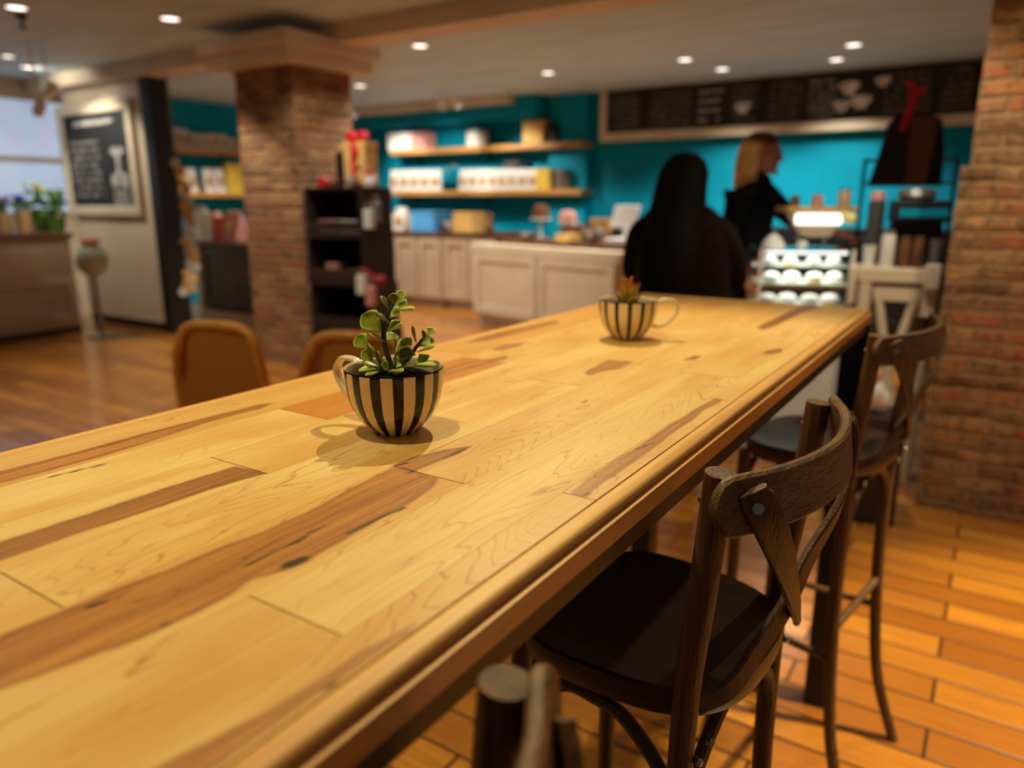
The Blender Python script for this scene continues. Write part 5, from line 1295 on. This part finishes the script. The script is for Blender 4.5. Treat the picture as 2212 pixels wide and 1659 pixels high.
# ------------------------------------------------------------------ people
M_HAIRD = plain('dark_hair', (0.004, 0.0028, 0.0022), .7, 0, .3, 30); M_COAT = plain('dark_brown_coat', (0.010, 0.005, 0.004), .95, 0, .25, 20, bump=.4)
M_SKIN = plain('skin', srgb(190, 120, 92), .5, 0, .05, 20); M_SWEAT = plain('black_sweater', (0.008, 0.009, 0.011), .9, 0, .2, 30, bump=.3)
M_BLOND = plain('blonde_hair', srgb(240, 196, 124), .5, 0, .2, 24); M_ROOT = plain('brown_roots', srgb(72, 40, 20), .5, 0, .25, 24); M_JEANS = plain('dark_trousers', (0.012, 0.013, 0.02), .85, 0, .2, 20)
def face_bits(t, hx, hz, r, yaw, mat):
    """head with nose, ears, eyes and mouth; yaw = facing direction"""
    d = Vector((math.cos(yaw), math.sin(yaw), 0)); s = Vector((-math.sin(yaw), math.cos(yaw), 0)); up = Vector((0, 0, 1)); c = Vector(hx)
    R3 = Matrix((d, s, up)).transposed().to_4x4()
    b = NB(); q_ = bmesh.ops.create_uvsphere(b, u_segments=28, v_segments=20, radius=1)
    for v in b.verts:
        x, y, z = v.co
        jaw = max(0, -z); k = 1 - .32 * jaw ** 1.5
        v.co = Vector((x * .098 * (1 - .10 * jaw) + .012 * jaw, y * .076 * k, z * (.118 if z < 0 else .112)))
        if x > .8 and abs(z) < .25: v.co.x -= .006 * (1 - abs(z) * 4) * (1 if abs(y) > .2 else 0)
    # nose, brow, lips, chin, ears
    sph(b, (.098, 0, -.022), .013, (1.5, .85, 1.5), 10, 8); sph(b, (.094, 0, .004), .010, (.8, .8, 2.4), 8, 8)
    sph(b, (.086, 0, -.060), .014, (.7, 1.5, .45), 10, 8); sph(b, (.084, 0, -.072), .013, (.7, 1.3, .5), 10, 8); sph(b, (.074, 0, -.098), .020, (1, 1.2, .8), 10, 8)
    for e in (-1, 1): sph(b, (-.005, e * .076, -.012), .024, (.7, .28, 1.2), 10, 8); sph(b, (.080, e * .032, .018), .016, (.6, 1.3, .5), 8, 6)
    bmesh.ops.transform(b, matrix=Matrix.Translation(c) @ R3, verts=b.verts)
    hd = link_mesh('head', b, mat, t, smooth=True)
    b = NB()
    for e in (-1, 1): sph(b, (.0845, e * .032, .002), .0095, (.6, 1.2, .8), 8, 6)
    bmesh.ops.transform(b, matrix=Matrix.Translation(c) @ R3, verts=b.verts); link_mesh('eyes', b, M_GLAZE, t, smooth=True)
    b = NB()
    for e in (-1, 1): sph(b, (.0895, e * .032, .001), .0042, (.5, 1, 1), 8, 6)
    sph(b, (.0935, 0, -.0655), .010, (.25, 1.9, .16), 8, 6)
    bmesh.ops.transform(b, matrix=Matrix.Translation(c) @ R3, verts=b.verts); link_mesh('pupils_and_mouth_line', b, M_CRATE, t, smooth=True)
    return R3
def hand(t, wrist, direc, palmn, mat, side=1):
    """palm plus five bent fingers in one mesh"""
    w_ = Vector(wrist); d = Vector(direc).normalized(); n = Vector(palmn); n = (n - d * n.dot(d)).normalized(); s = d.cross(n).normalized() * side
    b = NB(); pts = [w_ - d * .02, w_ + d * .02, w_ + d * .055, w_ + d * .085]; rings = []
    for p, hw, ht in zip(pts, (.026, .034, .042, .040), (.020, .018, .015, .012)): rings.append([b.verts.new(p + s * hw * math.cos(2 * PI * k / 12) + n * ht * math.sin(2 * PI * k / 12)) for k in range(12)])
    for a, c in zip(rings, rings[1:]):
        for k in range(12): b.faces.new((a[k], a[(k + 1) % 12], c[(k + 1) % 12], c[k]))
    b.faces.new(rings[0]); b.faces.new(rings[-1])
    for k, (o_, L) in enumerate(((-.030, .068), (-.010, .078), (.010, .074), (.029, .058))):
        p0 = w_ + d * .078 + s * o_; p1 = p0 + d * L * .42 + n * .006; p2 = p1 + d * L * .30 + n * .018; p3 = p2 + d * L * .18 + n * .022; tube(b, [p0, p1, p2, p3], [.0088, .0082, .0075, .0058], 8)
    p0 = w_ + d * .025 - s * .036; tube(b, [p0, p0 + d * .03 - s * .022 + n * .008, p0 + d * .055 - s * .026 + n * .018], [.0105, .0095, .0072], 8)
    return link_mesh('hand', b, mat, t, smooth=True)
def person(label, base, yaw, hgt, coat, hair_kind, legs_mat, arms, bulk=1.0, lean=(0, 0)):
    """base = floor point; local x forward, y left"""
    t = thing('person', label, 'person', (base[0], base[1], 0)); k = hgt / 1.65
    d = Vector((math.cos(yaw), math.sin(yaw), 0)); s = Vector((-math.sin(yaw), math.cos(yaw), 0))
    def L(x, y, z):
        f = max(0, z - .95) ; p = d * (x + lean[0] * f) * k + s * (y + lean[1] * f) * k; return (p.x, p.y, z * k)
    V = {}; E = []
    def add(n, x, y, z, r, r2=None, par=None):
        V[n] = L(x, y, z) + (r * k, (r2 or r) * k)
        if par: E.append((par, n))
    # body under the clothes as one continuous figure
    add('pel', 0, 0, .92, .125 * bulk, .105 * bulk); add('waist', 0, 0, 1.06, .115 * bulk, .095 * bulk, 'pel'); add('chest', 0, 0, 1.22, .145 * bulk, .115 * bulk, 'waist'); add('neckb', 0, 0, 1.36, .085 * bulk, .075 * bulk, 'chest'); add('neck', .01, 0, 1.43, .050, .050, 'neckb'); add('necktop', .015, 0, 1.50, .045, .045, 'neck')
    for sg, n in ((1, 'l'), (-1, 'r')):
        add(n + 'hip', 0, sg * .085, .86, .098, .098, 'pel'); add(n + 'knee', .02, sg * .095, .49, .062, .062, n + 'hip'); add(n + 'ank', -.01, sg * .10, .09, .042, .042, n + 'knee'); add(n + 'toe', .13, sg * .115, .035, .036, .03, n + 'ank')
        sh, el, wr = arms[n]
        add(n + 'sh', 0 + sh[0], sg * (.165 * bulk) + sh[1], 1.335 + sh[2], .064 * bulk, .064 * bulk, 'neckb'); add(n + 'el', *el, .050 * bulk, .050 * bulk, n + 'sh'); add(n + 'wr', *wr, .036 * bulk, .034 * bulk, n + 'el')
    skin_mesh('clothed_body', V, E, coat, t, 2)
    for sg, n in ((1, 'l'), (-1, 'r')):
        wr = Vector(V[n + 'wr'][:3]); el = Vector(V[n + 'el'][:3]); hand(t, wr + (wr - el).normalized() * .035, wr - el, Vector((0, 0, -1)) + s * -.2 * sg, M_SKIN, sg)
    return t, L, d, s, k
for _m in (M_HAIRD, M_COAT, M_SWEAT): _m.node_tree.nodes['Principled BSDF'].inputs['Specular IOR Level'].default_value = 0.12
# dark-haired woman seen from behind
pb_ = at(1468, 700, 3.25)
w1, L1, d1, s1, k1 = person('person in a dark brown coat with long black hair, seen from behind', (at(1470, 500, 3.2).x, at(1470, 500, 3.2).y), YAW + PI / 2 - .45, 1.50, M_COAT, 'long', M_JEANS,
    {'l': ((0, 0, -.03), (.10, .26, 1.08), (.26, .14, 1.02)), 'r': ((0, 0, -.03), (.08, -.27, 1.08), (.25, -.15, 1.02))}, 1.22)
hc = Vector(L1(.03, 0, 1.53)); face_bits(w1, hc, 0, 0, YAW + PI / 2 - .75, M_SKIN)
# coat: flared body shell
b = NB(); prof = [(.24, .50), (.235, .8), (.225, 1.0), (.225, 1.15), (.225, 1.25), (.205, 1.33), (.15, 1.40), (.08, 1.45), (.055, 1.46)]
rings = []
for r, z in prof:
    rings.append([b.verts.new(Vector(L1(math.cos(2 * PI * q_ / 32) * r * .72, math.sin(2 * PI * q_ / 32) * r * 1.10 * (1 + .02 * math.sin(q_ * 1.7 + z * 9)), z))) for q_ in range(32)])
for a, c in zip(rings, rings[1:]):
    for q_ in range(32): b.faces.new((a[q_], a[(q_ + 1) % 32], c[(q_ + 1) % 32], c[q_]))
link_mesh('coat', b, M_COAT, w1, smooth=True)
b = NB(); rings = []
# hair: cap on the head flowing down the back
hp = [(0.0, .128, 0, 0.0), (.05, .118, .0, 0), (.085, .09, 0, 0), (.108, .04, -.01, 0), (.115, -.02, -.02, 0), (.118, -.08, -.035, 0), (.128, -.15, -.055, 0), (.142, -.22, -.075, 0), (.15, -.30, -.09, 0), (.15, -.38, -.10, 0), (.13, -.46, -.11, 0), (.07, -.52, -.115, 0)]
dd = Vector((math.cos(YAW + PI / 2 - .6), math.sin(YAW + PI / 2 - .6), 0)); ss = Vector((-dd.y, dd.x, 0))
for r, z, x, _ in hp:
    ring = []
    for q_ in range(28):
        a = 2 * PI * q_ / 28; fx = math.cos(a) * max(r, .002) * (1.0 if math.cos(a) < 0 else (.80 if z > -.02 else .25)); fy = math.sin(a) * max(r, .002) * (1 + .03 * math.sin(5 * a + z * 20))
        ring.append(b.verts.new(hc + dd * (x - .008 + fx) + ss * fy + Vector((0, 0, z))))
    rings.append(ring)
for a, c in zip(rings, rings[1:]):
    for q_ in range(28): b.faces.new((a[q_], a[(q_ + 1) % 28], c[(q_ + 1) % 28], c[q_]))
b.faces.new(rings[-1]); link_mesh('long_hair', b, M_HAIRD, w1, smooth=True)
# blonde woman, turned to the right, reaching over the case
yb_ = YAW - .80
w2, L2, d2, s2_, k2 = person('person with shoulder-length blonde hair and black sweater reaching over the glass case', (at(1620, 500, 4.38).x, at(1620, 500, 4.38).y), yb_, 1.70, M_SWEAT, 'bob', M_JEANS,
    {'l': ((.0, -.01, -.03), (.13, .25, 1.17), (.30, .32, 1.125)), 'r': ((0, .02, -.045), (.0, -.25, 1.08), (.10, -.22, .90))}, 1.12, (.02, 0))
hc2 = Vector(L2(.03, 0, 1.53)); fy_ = YAW - .30; face_bits(w2, hc2, 0, 0, fy_, M_SKIN)
dd = Vector((math.cos(fy_), math.sin(fy_), 0)); ss = Vector((-dd.y, dd.x, 0))
def hairshell(nm, rows, mat, frontk):
    b = NB(); rings = []
    for r, z, x in rows:
        ring = []
        for q_ in range(28):
            a = 2 * PI * q_ / 28; c_ = math.cos(a); fx = c_ * max(r, .002) * (1.12 if c_ < 0 else frontk(z)); fy2 = math.sin(a) * max(r, .002) * (1 + .03 * math.sin(6 * a + z * 25))
            ring.append(b.verts.new(hc2 + dd * (x + fx) + ss * fy2 + Vector((0, 0, z))))
        rings.append(ring)
    for a, c in zip(rings, rings[1:]):
        for q_ in range(28): b.faces.new((a[q_], a[(q_ + 1) % 28], c[(q_ + 1) % 28], c[q_]))
    b.faces.new(rings[-1]); b.faces.new(rings[0]); return link_mesh(nm, b, mat, w2, smooth=True)
hairshell('hair_roots', [(0, .130, -.01), (.05, .123, -.01), (.082, .098, -.008), (.096, .066, -.008), (.093, .060, -.008)], M_ROOT, lambda z: .98)
hairshell('blonde_hair', [(.092, .075, -.012), (.100, .04, -.02), (.102, -.01, -.03), (.103, -.06, -.035), (.104, -.12, -.035), (.104, -.17, -.035), (.095, -.205, -.035), (.08, -.215, -.035)], M_BLOND, lambda z: .60 if z > .05 else .18)
b = NB()
for e in (-1, 1):
    c = hc2 + dd * .103 + ss * e * .033 + Vector((0, 0, .002)); tube(b, [c + ss * .026 * math.cos(2 * PI * q_ / 20) + Vector((0, 0, .020 * math.sin(2 * PI * q_ / 20))) for q_ in range(20)], .0022, 6, closed=True)
    tube(b, [c + ss * e * .026, hc2 + ss * e * .08 + Vector((0, 0, .004))], .002, 6)
link_mesh('glasses', b, M_GREY, w2, smooth=True)
